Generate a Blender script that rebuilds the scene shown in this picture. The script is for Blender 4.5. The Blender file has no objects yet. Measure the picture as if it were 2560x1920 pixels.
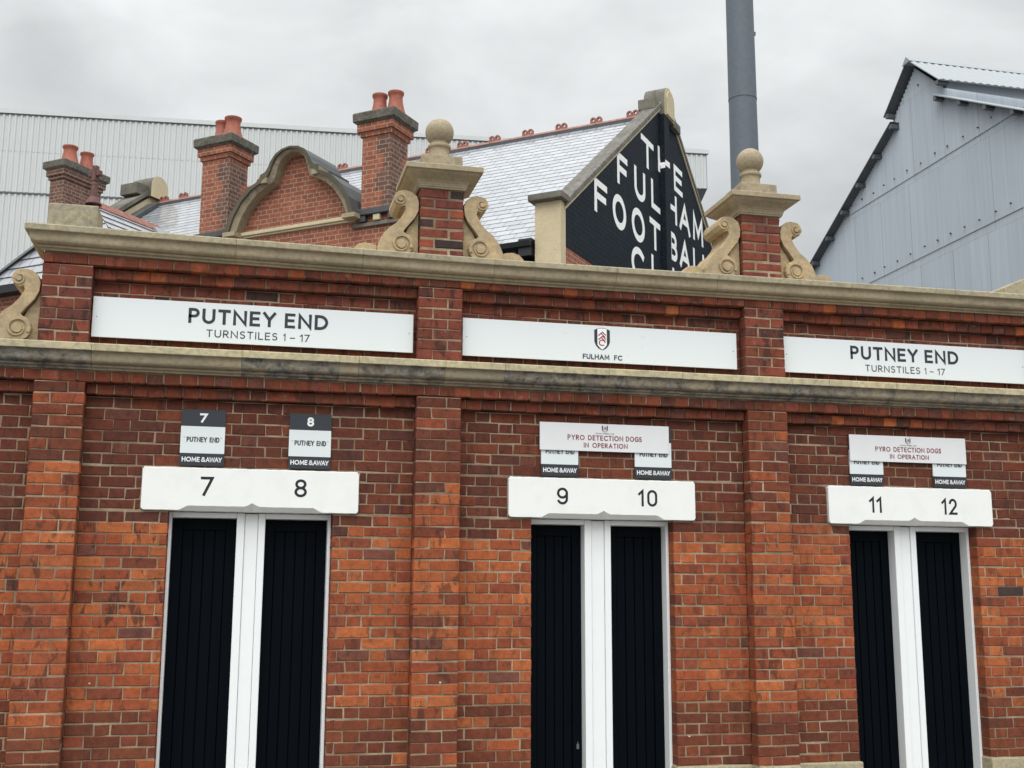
import bpy, math, random
from mathutils import Vector, Matrix
R = math.radians
rng = random.Random(7)
sc = bpy.context.scene
col = sc.collection

# ------------------------------------------------------------------ camera
cam_d = bpy.data.cameras.new('camera'); cam = bpy.data.objects.new('camera', cam_d); col.objects.link(cam)
cam_d.sensor_fit = 'HORIZONTAL'; cam_d.sensor_width = 36.0; cam_d.lens = 36.0 * 2977.4 / 2560
cam_d.clip_start = 0.05; cam_d.clip_end = 2000
cr = Vector((0.97348, -0.22874, 0.00392)); cu = Vector((-0.04483, -0.17394, 0.98374)); cf = Vector((0.22433, 0.95782, 0.17958))
cam.matrix_world = Matrix(((cr.x, cu.x, -cf.x, 0), (cr.y, cu.y, -cf.y, -8.1), (cr.z, cu.z, -cf.z, 1.55), (0, 0, 0, 1)))
sc.camera = cam

# ------------------------------------------------------------------ view, world, sun
sc.view_settings.view_transform = 'Standard'; sc.view_settings.look = 'None'
sc.view_settings.gamma = 1.0; sc.view_settings.exposure = 0.25
SUN_EL, SUN_AZ = R(52), R(200)          # azimuth clockwise from +Y: behind the camera, a little left
sd = Vector((math.sin(SUN_AZ) * math.cos(SUN_EL), math.cos(SUN_AZ) * math.cos(SUN_EL), math.sin(SUN_EL)))
sun_d = bpy.data.lights.new('sun', 'SUN'); sun = bpy.data.objects.new('sun', sun_d); col.objects.link(sun)
sun_d.energy = 0.6; sun_d.angle = R(40); sun_d.color = (1.0, 0.97, 0.93)
sun.rotation_euler = sd.to_track_quat('Z', 'Y').to_euler(); sun.location = (0, -20, 30)


class NT:
    """tiny node-tree helper"""
    def __init__(s, nt):
        s.t = nt; nt.nodes.clear()
    def n(s, typ, ins=None, **kw):
        nd = s.t.nodes.new(typ)
        for k, v in kw.items():
            setattr(nd, k, v)
        for k, v in (ins or {}).items():
            sock = nd.inputs[k]
            if isinstance(v, bpy.types.NodeSocket):
                s.t.links.new(v, sock)
            else:
                sock.default_value = v
        return nd
    def math(s, op, a, b=0.0, c=0.0, clamp=False):
        return s.n('ShaderNodeMath', {0: a, 1: b, 2: c}, operation=op, use_clamp=clamp).outputs[0]
    def mix(s, f, a, b, mode='MIX'):
        nd = s.n('ShaderNodeMix', {0: f, 6: a, 7: b}, data_type='RGBA', blend_type=mode)
        return nd.outputs[2]
    def ramp(s, f, stops):
        nd = s.n('ShaderNodeValToRGB', {0: f}); cr_ = nd.color_ramp
        while len(cr_.elements) < len(stops):
            cr_.elements.new(0.5)
        for e, (p, c) in zip(cr_.elements, stops):
            e.position = p; e.color = c if len(c) == 4 else (*c, 1)
        return nd.outputs[0]
    def noise(s, vec, scale, detail=4.0, rough=0.55, dist=0.0):
        return s.n('ShaderNodeTexNoise', {'Vector': vec, 'Scale': scale, 'Detail': detail, 'Roughness': rough, 'Distortion': dist}).outputs[0]
    def map(s, vec, scale=(1, 1, 1), loc=(0, 0, 0), rot=(0, 0, 0)):
        return s.n('ShaderNodeMapping', {'Vector': vec, 'Scale': scale, 'Location': loc, 'Rotation': rot}).outputs[0]
    def obj(s):
        return s.n('ShaderNodeTexCoord').outputs['Object']
    def attr(s, name):
        return s.n('ShaderNodeAttribute', attribute_name=name)


def g1(v):
    return (v, v, v, 1)


def srgb(r, g, b, k=1.0):
    f = lambda c: ((c / 255 + 0.055) / 1.055) ** 2.4 if c > 10 else c / 255 / 12.92
    return (f(r) * k, f(g) * k, f(b) * k, 1)


w = bpy.data.worlds.new('World'); sc.world = w; w.use_nodes = True
T = NT(w.node_tree)
sky = T.n('ShaderNodeTexSky', sky_type='NISHITA', sun_disc=False, sun_elevation=SUN_EL, sun_rotation=SUN_AZ)
gen = T.n('ShaderNodeTexCoord').outputs['Generated']
sep = T.n('ShaderNodeSeparateXYZ', {0: gen})
zz = T.math('MAXIMUM', sep.outputs[2], 0.0)
cie = T.math('MULTIPLY_ADD', zz, 1.7, 0.46)                      # overcast: brighter towards the zenith
dsun = T.n('ShaderNodeVectorMath', {0: gen, 1: tuple(sd)}, operation='DOT_PRODUCT').outputs['Value']
glow = T.math('MULTIPLY_ADD', T.math('POWER', T.math('MAXIMUM', dsun, 0.0), 1.6), 1.15, 0.66)
proj = T.n('ShaderNodeVectorMath', {0: gen, 1: (1.0, 1.0, 2.2)}, operation='MULTIPLY').outputs[0]
c1 = T.noise(proj, 2.6, 5, 0.5, 0.6); c2 = T.noise(T.map(proj, loc=(3.1, 1.7, 0.4)), 6.5, 5, 0.55, 0.4)
cl = T.math('ADD', T.math('MULTIPLY', c1, 0.65), T.math('MULTIPLY', c2, 0.35))
clm = T.n('ShaderNodeMapRange', {0: cl, 1: 0.34, 2: 0.66, 3: 0.77, 4: 1.22}).outputs[0]
lum = T.math('MULTIPLY', T.math('MULTIPLY', cie, glow), T.math('MULTIPLY', clm, 9.0))
cloud = T.n('ShaderNodeVectorMath', {0: (0.965, 0.995, 1.0), 3: lum}, operation='SCALE').outputs[0]
skyc = T.mix(0.95, sky.outputs[0], cloud)
bg = T.n('ShaderNodeBackground', {0: skyc, 1: 0.1})
out = T.n('ShaderNodeOutputWorld', {0: bg.outputs[0]})

# ------------------------------------------------------------------ materials
M = {}


def mat(name):
    m = bpy.data.materials.new(name); m.use_nodes = True; M[name] = m
    return NT(m.node_tree)


def finish(t, color, rough=0.8, bump=None, bstr=0.3, bdist=0.01, spec=0.5, metal=0.0, coat=0.0):
    ins = {'Base Color': color, 'Roughness': rough, 'Specular IOR Level': spec, 'Metallic': metal, 'Coat Weight': coat}
    if bump is not None:
        ins['Normal'] = t.n('ShaderNodeBump', {'Strength': bstr, 'Distance': bdist, 'Height': bump}).outputs[0]
    b = t.n('ShaderNodeBsdfPrincipled', ins)
    t.n('ShaderNodeOutputMaterial', {0: b.outputs[0]})


def m_brick():
    t = mat('old_red_brick'); o = t.obj()
    c = t.attr('col').outputs['Color']
    n1 = t.noise(o, 22, 5, 0.6); n2 = t.noise(o, 90, 4, 0.65); n3 = t.noise(t.map(o, (2.2, 2.2, 0.9)), 7, 5, 0.6, 0.5)
    k = t.n('ShaderNodeMapRange', {0: n1, 1: 0.3, 2: 0.7, 3: 0.74, 4: 1.22}).outputs[0]
    k2 = t.n('ShaderNodeMapRange', {0: n2, 1: 0.3, 2: 0.7, 3: 0.84, 4: 1.14}).outputs[0]
    c = t.mix(1.0, c, t.n('ShaderNodeCombineColor', {0: t.math('MULTIPLY', k, k2), 1: t.math('MULTIPLY', k, k2), 2: t.math('MULTIPLY', k, k2)}).outputs[0], 'MULTIPLY')
    soot = t.n('ShaderNodeMapRange', {0: n3, 1: 0.555, 2: 0.61, 3: 0.0, 4: 0.9}).outputs[0]
    soot = t.math('MULTIPLY', soot, t.attr('soot').outputs['Fac'], clamp=True)
    c = t.mix(soot, c, (0.030, 0.017, 0.014, 1))
    n4 = t.noise(t.map(o, (1, 1, 1), (7, 3, 1)), 13, 6, 0.7, 0.3)
    efl = t.math('MULTIPLY', t.n('ShaderNodeMapRange', {0: n4, 1: 0.60, 2: 0.74, 3: 0.0, 4: 0.6}).outputs[0], t.attr('efl').outputs['Fac'], clamp=True)
    c = t.mix(efl, c, (0.30, 0.27, 0.245, 1))
    vo = t.n('ShaderNodeTexVoronoi', {'Vector': o, 'Scale': 5.0, 'Randomness': 1.0})
    pick = t.math('GREATER_THAN', t.n('ShaderNodeSeparateColor', {0: vo.outputs['Color']}).outputs[0], 0.86)
    spot = t.math('MULTIPLY', pick, t.math('LESS_THAN', t.math('ADD', vo.outputs['Distance'], t.math('MULTIPLY', n2, 0.03)), 0.055))
    c = t.mix(t.math('MULTIPLY', spot, 0.8), c, (0.62, 0.60, 0.56, 1))          # flecks of old plaster and paint
    finish(t, c, 0.86, t.math('ADD', n2, t.math('MULTIPLY', n1, 1.5)), 0.55, 0.004, 0.3)


def m_mortar():
    t = mat('lime_mortar'); o = t.obj()
    n1 = t.noise(o, 3.0, 5, 0.6); n2 = t.noise(o, 60, 4, 0.6)
    c = t.ramp(n1, [(0.3, (0.15, 0.105, 0.07)), (0.5, (0.29, 0.21, 0.135)), (0.7, (0.48, 0.38, 0.265))])
    c = t.mix(t.n('ShaderNodeMapRange', {0: n2, 1: 0.35, 2: 0.65, 3: 0.0, 4: 0.35}).outputs[0], c, (0.12, 0.09, 0.07, 1))
    finish(t, c, 0.92, n2, 0.5, 0.004, 0.2)


def m_stone(name, a, b, lichen=0.5, dirt=0.0):
    t = mat(name); o = t.obj()
    n1 = t.noise(o, 3.2, 6, 0.6); n2 = t.noise(o, 38, 5, 0.65); n3 = t.noise(t.map(o, (1.2, 1.2, 2.0)), 8, 6, 0.68, 0.6)
    c = t.mix(t.n('ShaderNodeMapRange', {0: n1, 1: 0.35, 2: 0.65}).outputs[0], a, b)
    c = t.mix(t.n('ShaderNodeMapRange', {0: n2, 1: 0.45, 2: 0.72, 3: 0.0, 4: lichen}).outputs[0], c, (0.085, 0.085, 0.055, 1))
    d = t.math('MULTIPLY', t.attr('soot').outputs['Fac'], 1.0)
    dm = t.math('MULTIPLY', t.n('ShaderNodeMapRange', {0: n3, 1: 0.36, 2: 0.58, 3: 0.05, 4: 1.25}).outputs[0], d, clamp=True)
    c = t.mix(dm, c, t.ramp(t.noise(o, 16, 5, 0.7, 0.4), [(0.35, (0.055, 0.050, 0.045)), (0.50, (0.14, 0.132, 0.12)), (0.68, (0.30, 0.285, 0.26))]))
    finish(t, c, 0.9, t.math('ADD', n2, n3), 0.4, 0.006, 0.25)


def m_paint(name, c, rough=0.5, grime=0.1, gc=(0.25, 0.24, 0.22, 1), sc_=6.0, spec=0.5):
    t = mat(name); o = t.obj()
    n1 = t.noise(o, sc_, 6, 0.65, 0.3); n2 = t.noise(o, sc_ * 14, 3, 0.5)
    cc = t.mix(t.n('ShaderNodeMapRange', {0: n1, 1: 0.45, 2: 0.75, 3: 0.0, 4: grime}).outputs[0], c, gc)
    rr = t.n('ShaderNodeMapRange', {0: n1, 1: 0.3, 2: 0.7, 3: rough * 0.85, 4: min(1, rough * 1.15)}).outputs[0]
    finish(t, cc, rr, t.math('ADD', n2, n1), 0.12, 0.003, spec)


def m_bgbrick(name, c1_, c2_, mort, paint=False):
    """procedural brick for the cottage; u runs along whichever horizontal axis the face spans"""
    t = mat(name); tc = t.n('ShaderNodeTexCoord'); o = tc.outputs['Object']
    s = t.n('ShaderNodeSeparateXYZ', {0: o}); nn = t.n('ShaderNodeSeparateXYZ', {0: tc.outputs['Normal']})
    side = t.math('GREATER_THAN', t.math('ABSOLUTE', nn.outputs[0]), 0.7)
    u = t.math('ADD', t.math('MULTIPLY', s.outputs[0], t.math('SUBTRACT', 1.0, side)), t.math('MULTIPLY', s.outputs[1], side))
    v = t.n('ShaderNodeCombineXYZ', {0: u, 1: s.outputs[2], 2: 0.0}).outputs[0]
    br = t.n('ShaderNodeTexBrick', {'Vector': v, 'Color1': c1_, 'Color2': c2_, 'Mortar': mort, 'Scale': 1.0, 'Mortar Size': 0.008,
                                    'Mortar Smooth': 0.2, 'Bias': -0.1, 'Brick Width': 0.225, 'Row Height': 0.075}, offset=0.5, squash=0.5, squash_frequency=2)
    n1 = t.noise(o, 1.3, 5, 0.6); n2 = t.noise(o, 12, 5, 0.65)
    c = br.outputs[0]
    k = t.n('ShaderNodeMapRange', {0: n2, 1: 0.3, 2: 0.7, 3: 0.78, 4: 1.2}).outputs[0]
    c = t.mix(1.0, c, t.n('ShaderNodeCombineColor', {0: k, 1: k, 2: k}).outputs[0], 'MULTIPLY')
    if not paint:
        c = t.mix(t.n('ShaderNodeMapRange', {0: n1, 1: 0.58, 2: 0.75, 3: 0.0, 4: 0.5}).outputs[0], c, (0.05, 0.03, 0.025, 1))
    h = t.math('ADD', t.math('MULTIPLY', br.outputs[1], -1.0), t.math('MULTIPLY', n2, 0.5))
    finish(t, c, 0.6 if paint else 0.88, h, 0.9, 0.012, 0.12 if paint else 0.35)


def m_slate():
    t = mat('wet_slate'); tc = t.n('ShaderNodeTexCoord'); uv = tc.outputs['UV']; o = tc.outputs['Object']
    br = t.n('ShaderNodeTexBrick', {'Vector': uv, 'Color1': (0.23, 0.24, 0.26, 1), 'Color2': (0.33, 0.34, 0.365, 1), 'Mortar': (0.09, 0.09, 0.10, 1),
                                    'Scale': 1.0, 'Mortar Size': 0.011, 'Mortar Smooth': 0.1, 'Bias': 0.0, 'Brick Width': 0.27, 'Row Height': 0.20}, offset=0.5)
    n1 = t.noise(o, 1.1, 5, 0.6); n2 = t.noise(o, 25, 3, 0.5)
    c = t.mix(t.n('ShaderNodeMapRange', {0: n1, 1: 0.55, 2: 0.75, 3: 0.0, 4: 0.5}).outputs[0], br.outputs[0], (0.07, 0.07, 0.065, 1))
    r_ = t.n('ShaderNodeMapRange', {0: n1, 1: 0.3, 2: 0.7, 3: 0.20, 4: 0.42}).outputs[0]
    finish(t, c, r_, n2, 0.15, 0.004, 0.9, coat=0.6)


def m_sheet(name, c, rough, metal, var=0.12, grime=(0.2, 0.2, 0.2, 1), sheet=None, spec=0.5):
    t = mat(name); o = t.obj()
    n1 = t.noise(t.map(o, (1.0, 1.0, 0.15)), 1.4, 5, 0.6); n2 = t.noise(t.map(o, (1, 1, 0.06)), 5.0, 4, 0.6)
    cc = t.mix(t.n('ShaderNodeMapRange', {0: t.math('ADD', t.math('MULTIPLY', n1, 0.5), t.math('MULTIPLY', n2, 0.5)), 1: 0.40, 2: 0.7, 3: 0.0, 4: var}).outputs[0], c, grime)
    if sheet:
        rib_shade = t.noise(t.map(o, (1, 1, 0.02)), 16, 3, 0.7)
        cc = t.mix(t.n('ShaderNodeMapRange', {0: rib_shade, 1: 0.42, 2: 0.66, 3: 0.0, 4: 0.6}).outputs[0], cc, grime)  # vertical streaks put into the colour in place of the fine rib shading
        s = t.n('ShaderNodeSeparateXYZ', {0: o})
        v = t.n('ShaderNodeCombineXYZ', {0: s.outputs[1], 1: t.math('ADD', s.outputs[2], sheet[2]), 2: 0.0}).outputs[0]
        br = t.n('ShaderNodeTexBrick', {'Vector': v, 'Color1': g1(1.0), 'Color2': g1(0.93), 'Mortar': g1(0.68), 'Scale': 1.0, 'Mortar Size': 0.006,
                                        'Mortar Smooth': 0.3, 'Bias': 0.0, 'Brick Width': sheet[0], 'Row Height': sheet[1]}, offset=0.5)
        cc = t.mix(1.0, cc, br.outputs[0], 'MULTIPLY')
    finish(t, cc, rough, n2, 0.05, 0.01, spec, metal)


def m_plain(name, c, rough=0.6, nz=0.15, scale=20, spec=0.4, metal=0.0):
    t = mat(name); o = t.obj(); n = t.noise(o, scale, 5, 0.6)
    k = t.n('ShaderNodeMapRange', {0: n, 1: 0.3, 2: 0.7, 3: 1 - nz, 4: 1 + nz}).outputs[0]
    cc = t.mix(1.0, c, t.n('ShaderNodeCombineColor', {0: k, 1: k, 2: k}).outputs[0], 'MULTIPLY')
    finish(t, cc, rough, n, 0.2, 0.004, spec, metal)


m_brick(); m_mortar()
m_stone('upper_stone', (0.33, 0.265, 0.172, 1), (0.42, 0.34, 0.222, 1), 0.38)
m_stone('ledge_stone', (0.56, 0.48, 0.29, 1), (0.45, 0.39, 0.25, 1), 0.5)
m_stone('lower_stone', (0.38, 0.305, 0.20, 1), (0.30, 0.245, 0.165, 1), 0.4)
m_stone('scroll_stone', (0.56, 0.41, 0.225, 1), (0.43, 0.325, 0.19, 1), 0.32)
m_stone('plinth_stone', (0.42, 0.36, 0.235, 1), (0.34, 0.295, 0.20, 1), 0.55)
m_stone('pale_stone', (0.58, 0.49, 0.32, 1), (0.50, 0.42, 0.28, 1), 0.22)
m_stone('cap_stone', (0.065, 0.058, 0.042, 1), (0.11, 0.098, 0.072, 1), 0.5)
m_stone('dark_coping_stone', (0.10, 0.09, 0.075, 1), (0.20, 0.185, 0.155, 1), 0.5)
m_paint('white_masonry_paint', (0.80, 0.80, 0.775, 1), 0.6, 0.30, (0.60, 0.59, 0.55, 1), 5.0)
m_paint('white_joinery_paint', (0.80, 0.81, 0.81, 1), 0.4, 0.14, (0.60, 0.61, 0.61, 1), 5.0)
m_paint('black_door_paint', (0.0020, 0.0036, 0.0058, 1), 0.55, 0.3, (0.004, 0.0055, 0.007, 1), 3.0, 0.045)
m_paint('sign_white', (0.70, 0.735, 0.74, 1), 0.30, 0.05, (0.6, 0.63, 0.64, 1), 2.0)
m_paint('sign_white_worn', (0.72, 0.72, 0.725, 1), 0.35, 0.12, (0.55, 0.55, 0.55, 1), 7.0)
m_plain('sign_black', (0.026, 0.030, 0.038, 1), 0.4, 0.1)
m_plain('letter_black', (0.022, 0.025, 0.034, 1), 0.5, 0.1)
m_plain('numeral_black', (0.010, 0.010, 0.013, 1), 0.5, 0.2)
m_plain('letter_white', (0.82, 0.82, 0.82, 1), 0.5, 0.05)
m_plain('letter_red', (0.22, 0.025, 0.045, 1), 0.5, 0.1)
m_plain('crest_red', (0.32, 0.05, 0.07, 1), 0.5, 0.1)
m_bgbrick('cottage_brick', (0.30, 0.095, 0.05, 1), (0.20, 0.062, 0.038, 1), (0.34, 0.24, 0.18, 1))
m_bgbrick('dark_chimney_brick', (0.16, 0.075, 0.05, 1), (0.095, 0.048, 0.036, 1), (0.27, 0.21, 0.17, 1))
m_bgbrick('black_painted_brick', (0.012, 0.018, 0.026, 1), (0.009, 0.014, 0.021, 1), (0.007, 0.010, 0.015, 1), True)
m_plain('gable_letter_paint', (0.84, 0.84, 0.82, 1), 0.6, 0.06, 14)
m_slate()
m_plain('dark_terracotta', (0.115, 0.05, 0.042, 1), 0.7, 0.25, 14)
m_plain('ridge_terracotta', (0.27, 0.105, 0.078, 1), 0.6, 0.3, 9)
m_plain('terracotta', (0.29, 0.082, 0.050, 1), 0.6, 0.25, 14)
m_plain('lead_sheet', (0.055, 0.058, 0.062, 1), 0.5, 0.25, 6)
m_plain('black_gutter_paint', (0.010, 0.011, 0.014, 1), 0.5, 0.15)
m_sheet('white_cladding', (0.51, 0.52, 0.51, 1), 0.45, 0.0, 0.30, (0.40, 0.41, 0.41, 1))
m_sheet('grey_cladding', (0.425, 0.47, 0.515, 1), 0.6, 0.0, 0.3, (0.34, 0.38, 0.42, 1), (0.62, 2.03, 1.0))
m_sheet('galvanised_roof', (0.27, 0.29, 0.305, 1), 0.42, 0.15, 0.25, (0.32, 0.34, 0.35, 1))
m_plain('dark_steel', (0.10, 0.108, 0.118, 1), 0.6, 0.2)
m_plain('pole_grey', (0.095, 0.112, 0.132, 1), 0.55, 0.10, 8)
m_plain('bolt_dark', (0.05, 0.05, 0.055, 1), 0.6, 0.1)


def m_ground():
    t = mat('asphalt'); o = t.obj(); n = t.noise(o, 90, 4, 0.7); n2 = t.noise(o, 0.5, 5, 0.6)
    finish(t, t.ramp(t.math('ADD', t.math('MULTIPLY', n, 0.5), t.math('MULTIPLY', n2, 0.5)), [(0.3, (0.035, 0.035, 0.036)), (0.7, (0.085, 0.084, 0.082))]), 0.85, n, 0.5, 0.01)
    t = mat('paving_slabs'); o = t.obj()
    br = t.n('ShaderNodeTexBrick', {'Vector': o, 'Color1': (0.14, 0.135, 0.125, 1), 'Color2': (0.19, 0.185, 0.17, 1), 'Mortar': (0.10, 0.10, 0.09, 1), 'Scale': 1.0,
                                    'Mortar Size': 0.006, 'Brick Width': 0.75, 'Row Height': 0.6})
    n = t.noise(o, 4, 6, 0.7)
    finish(t, t.mix(t.n('ShaderNodeMapRange', {0: n, 1: 0.4, 2: 0.7, 3: 0.0, 4: 0.5}).outputs[0], br.outputs[0], (0.14, 0.135, 0.125, 1)), 0.85, br.outputs[1], -0.4, 0.005)
    t = mat('yard_concrete'); o = t.obj(); n = t.noise(o, 1.2, 6, 0.65)
    finish(t, t.ramp(n, [(0.3, (0.16, 0.155, 0.15)), (0.7, (0.24, 0.235, 0.225))]), 0.9, n, 0.3, 0.01)


m_ground()


# ------------------------------------------------------------------ mesh builder
class MB:
    def __init__(s):
        s.v = []; s.f = []; s.m = []; s.c = []; s.so = []; s.ef = []; s.uv = []
    def face(s, idx, m=0, c=(0.2, 0.2, 0.2), so=0.0, ef=0.0, uv=None):
        s.f.append(tuple(idx)); s.m.append(m); s.c.append(c); s.so.append(so); s.ef.append(ef); s.uv.append(uv)
    def poly(s, pts, m=0, **k):
        b = len(s.v); s.v.extend(tuple(p) for p in pts); s.face(range(b, b + len(pts)), m, **k)
    def box(s, x0, x1, y0, y1, z0, z1, m=0, **k):
        b = len(s.v)
        s.v.extend([(x0, y0, z0), (x1, y0, z0), (x1, y1, z0), (x0, y1, z0), (x0, y0, z1), (x1, y0, z1), (x1, y1, z1), (x0, y1, z1)])
        for q in ((0, 3, 2, 1), (4, 5, 6, 7), (0, 1, 5, 4), (1, 2, 6, 5), (2, 3, 7, 6), (3, 0, 4, 7)):
            s.face([b + i for i in q], m, **k)
    def brick(s, x0, x1, y0, y1, z0, z1, c, so=0.0, ef=0.0, bev=0.0045, jit=0.0026):
        """a worn brick whose weathered face looks to -y"""
        jj = jit * (2.2 if rng.random() < .14 else 1.0); j = lambda: rng.uniform(-jj, jj)
        y0 += rng.uniform(-0.0022, 0.0022)
        b = len(s.v)
        o = [(x0 + j(), z0 + j()), (x1 + j(), z0 + j()), (x1 + j(), z1 + j()), (x0 + j(), z1 + j())]
        i_ = [(o[0][0] + bev, o[0][1] + bev), (o[1][0] - bev, o[1][1] + bev), (o[2][0] - bev, o[2][1] - bev), (o[3][0] + bev, o[3][1] - bev)]
        s.v.extend([(p[0], y0 + rng.uniform(-.0008, .0008), p[1]) for p in i_]); s.v.extend([(p[0], y0 + bev, p[1]) for p in o]); s.v.extend([(p[0], y1, p[1]) for p in o])
        F = [(0, 1, 2, 3)]
        for k in range(4):
            n = (k + 1) % 4
            F.append((4 + k, 4 + n, n, k)); F.append((8 + k, 8 + n, 4 + n, 4 + k))
        for q in F:
            s.face([b + t for t in q], 0, c, so, ef)
    def prism(s, pts, y0, y1, m=0, ms=None, **k):
        """outline in (x,z), counter-clockwise seen from -y, extruded y0..y1"""
        n = len(pts); b = len(s.v)
        s.v.extend((p[0], y0, p[1]) for p in pts); s.v.extend((p[0], y1, p[1]) for p in pts)
        s.face(range(b, b + n), m, **k); s.face(range(b + 2 * n - 1, b + n - 1, -1), m, **k)
        for i in range(n):
            q = (i + 1) % n
            s.face((b + q, b + i, b + n + i, b + n + q), m if ms is None else ms, **k)
    def prismx(s, pts, x0, x1, m=0, ms=None, **k):
        """outline in (y,z) extruded along x"""
        n = len(pts); b = len(s.v)
        s.v.extend((x0, p[0], p[1]) for p in pts); s.v.extend((x1, p[0], p[1]) for p in pts)
        s.face(range(b, b + n), m, **k); s.face(range(b + 2 * n - 1, b + n - 1, -1), m, **k)
        for i in range(n):
            q = (i + 1) % n
            s.face((b + q, b + i, b + n + i, b + n + q), m if ms is None else ms, **k)
    def lathe(s, prof, cx, cy, n=28, m=0, **k):
        b = len(s.v)
        for r, z in prof:
            for i in range(n):
                a = 2 * math.pi * i / n; s.v.append((cx + r * math.cos(a), cy + r * math.sin(a), z))
        for j in range(len(prof) - 1):
            for i in range(n):
                q = (i + 1) % n
                s.face((b + j * n + i, b + j * n + q, b + (j + 1) * n + q, b + (j + 1) * n + i), m, **k)
        s.face([b + (len(prof) - 1) * n + i for i in range(n)], m, **k); s.face([b + n - 1 - i for i in range(n)], m, **k)
    def rings(s, rs, cx, cy, m=0, **k):
        """stack of rectangles (z, half width, half depth)"""
        b = len(s.v)
        for z, hx, hy in rs:
            s.v.extend([(cx - hx, cy - hy, z), (cx + hx, cy - hy, z), (cx + hx, cy + hy, z), (cx - hx, cy + hy, z)])
        for j in range(len(rs) - 1):
            for i in range(4):
                q = (i + 1) % 4
                s.face((b + 4 * j + i, b + 4 * j + q, b + 4 * j + 4 + q, b + 4 * j + 4 + i), m, **k)
        e = b + 4 * (len(rs) - 1); s.face((e, e + 1, e + 2, e + 3), m, **k); s.face((b + 3, b + 2, b + 1, b), m, **k)
    def build(s, name, mats, parent=None, bevel=0.0, smooth=False, loc=None):
        me = bpy.data.meshes.new(name); me.from_pydata(s.v, [], s.f)
        for q in (mats if isinstance(mats, (list, tuple)) else [mats]):
            me.materials.append(M[q])
        me.polygons.foreach_set('material_index', s.m)
        a = me.attributes.new('col', 'FLOAT_COLOR', 'FACE'); a.data.foreach_set('color', [x for c in s.c for x in (c[0], c[1], c[2], 1.0)])
        a = me.attributes.new('soot', 'FLOAT', 'FACE'); a.data.foreach_set('value', s.so)
        a = me.attributes.new('efl', 'FLOAT', 'FACE'); a.data.foreach_set('value', s.ef)
        if any(u is not None for u in s.uv):
            ul = me.uv_layers.new(name='UVMap'); i = 0; flat = []
            for f, u in zip(s.f, s.uv):
                for k in range(len(f)):
                    flat.extend(u[k] if u else (0.0, 0.0))
            ul.data.foreach_set('uv', flat)
        if smooth:
            me.shade_smooth(); 
        me.update(); me.validate(clean_customdata=False)
        ob = bpy.data.objects.new(name, me); col.objects.link(ob)
        if parent:
            ob.parent = parent
        if loc:
            ob.location = loc
        if bevel:
            bm = ob.modifiers.new('bevel', 'BEVEL'); bm.width = bevel; bm.segments = 2; bm.limit_method = 'ANGLE'; bm.angle_limit = R(40)
        if smooth:
            md = ob.modifiers.new('edges', 'EDGE_SPLIT'); md.split_angle = R(38)
        return ob


def empty(name, loc=(0, 0, 0), rz=0.0, label=None, cat=None, group=None, parent=None):
    o = bpy.data.objects.new(name, None); col.objects.link(o); o.location = loc; o.rotation_euler = (0, 0, rz); o.empty_display_size = 0.2
    if parent:
        o.parent = parent
    tag(o, label, cat, group)
    return o


def tag(o, label=None, cat=None, group=None, kind=None):
    if label: o['label'] = label
    if cat: o['category'] = cat
    if group: o['group'] = group
    if kind: o['kind'] = kind
    return o


def copy_tree(o, parent=None):
    c = o.copy(); col.objects.link(c); c.parent = parent if parent else o.parent
    for ch in list(o.children):
        copy_tree(ch, c)
    return c


# ------------------------------------------------------------------ stroke lettering
def arc(cx, cy, rx, ry, a0, a1, n=14):
    return [(cx + rx * math.cos(R(a0 + (a1 - a0) * i / n)), cy + ry * math.sin(R(a0 + (a1 - a0) * i / n))) for i in range(n + 1)]


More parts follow.
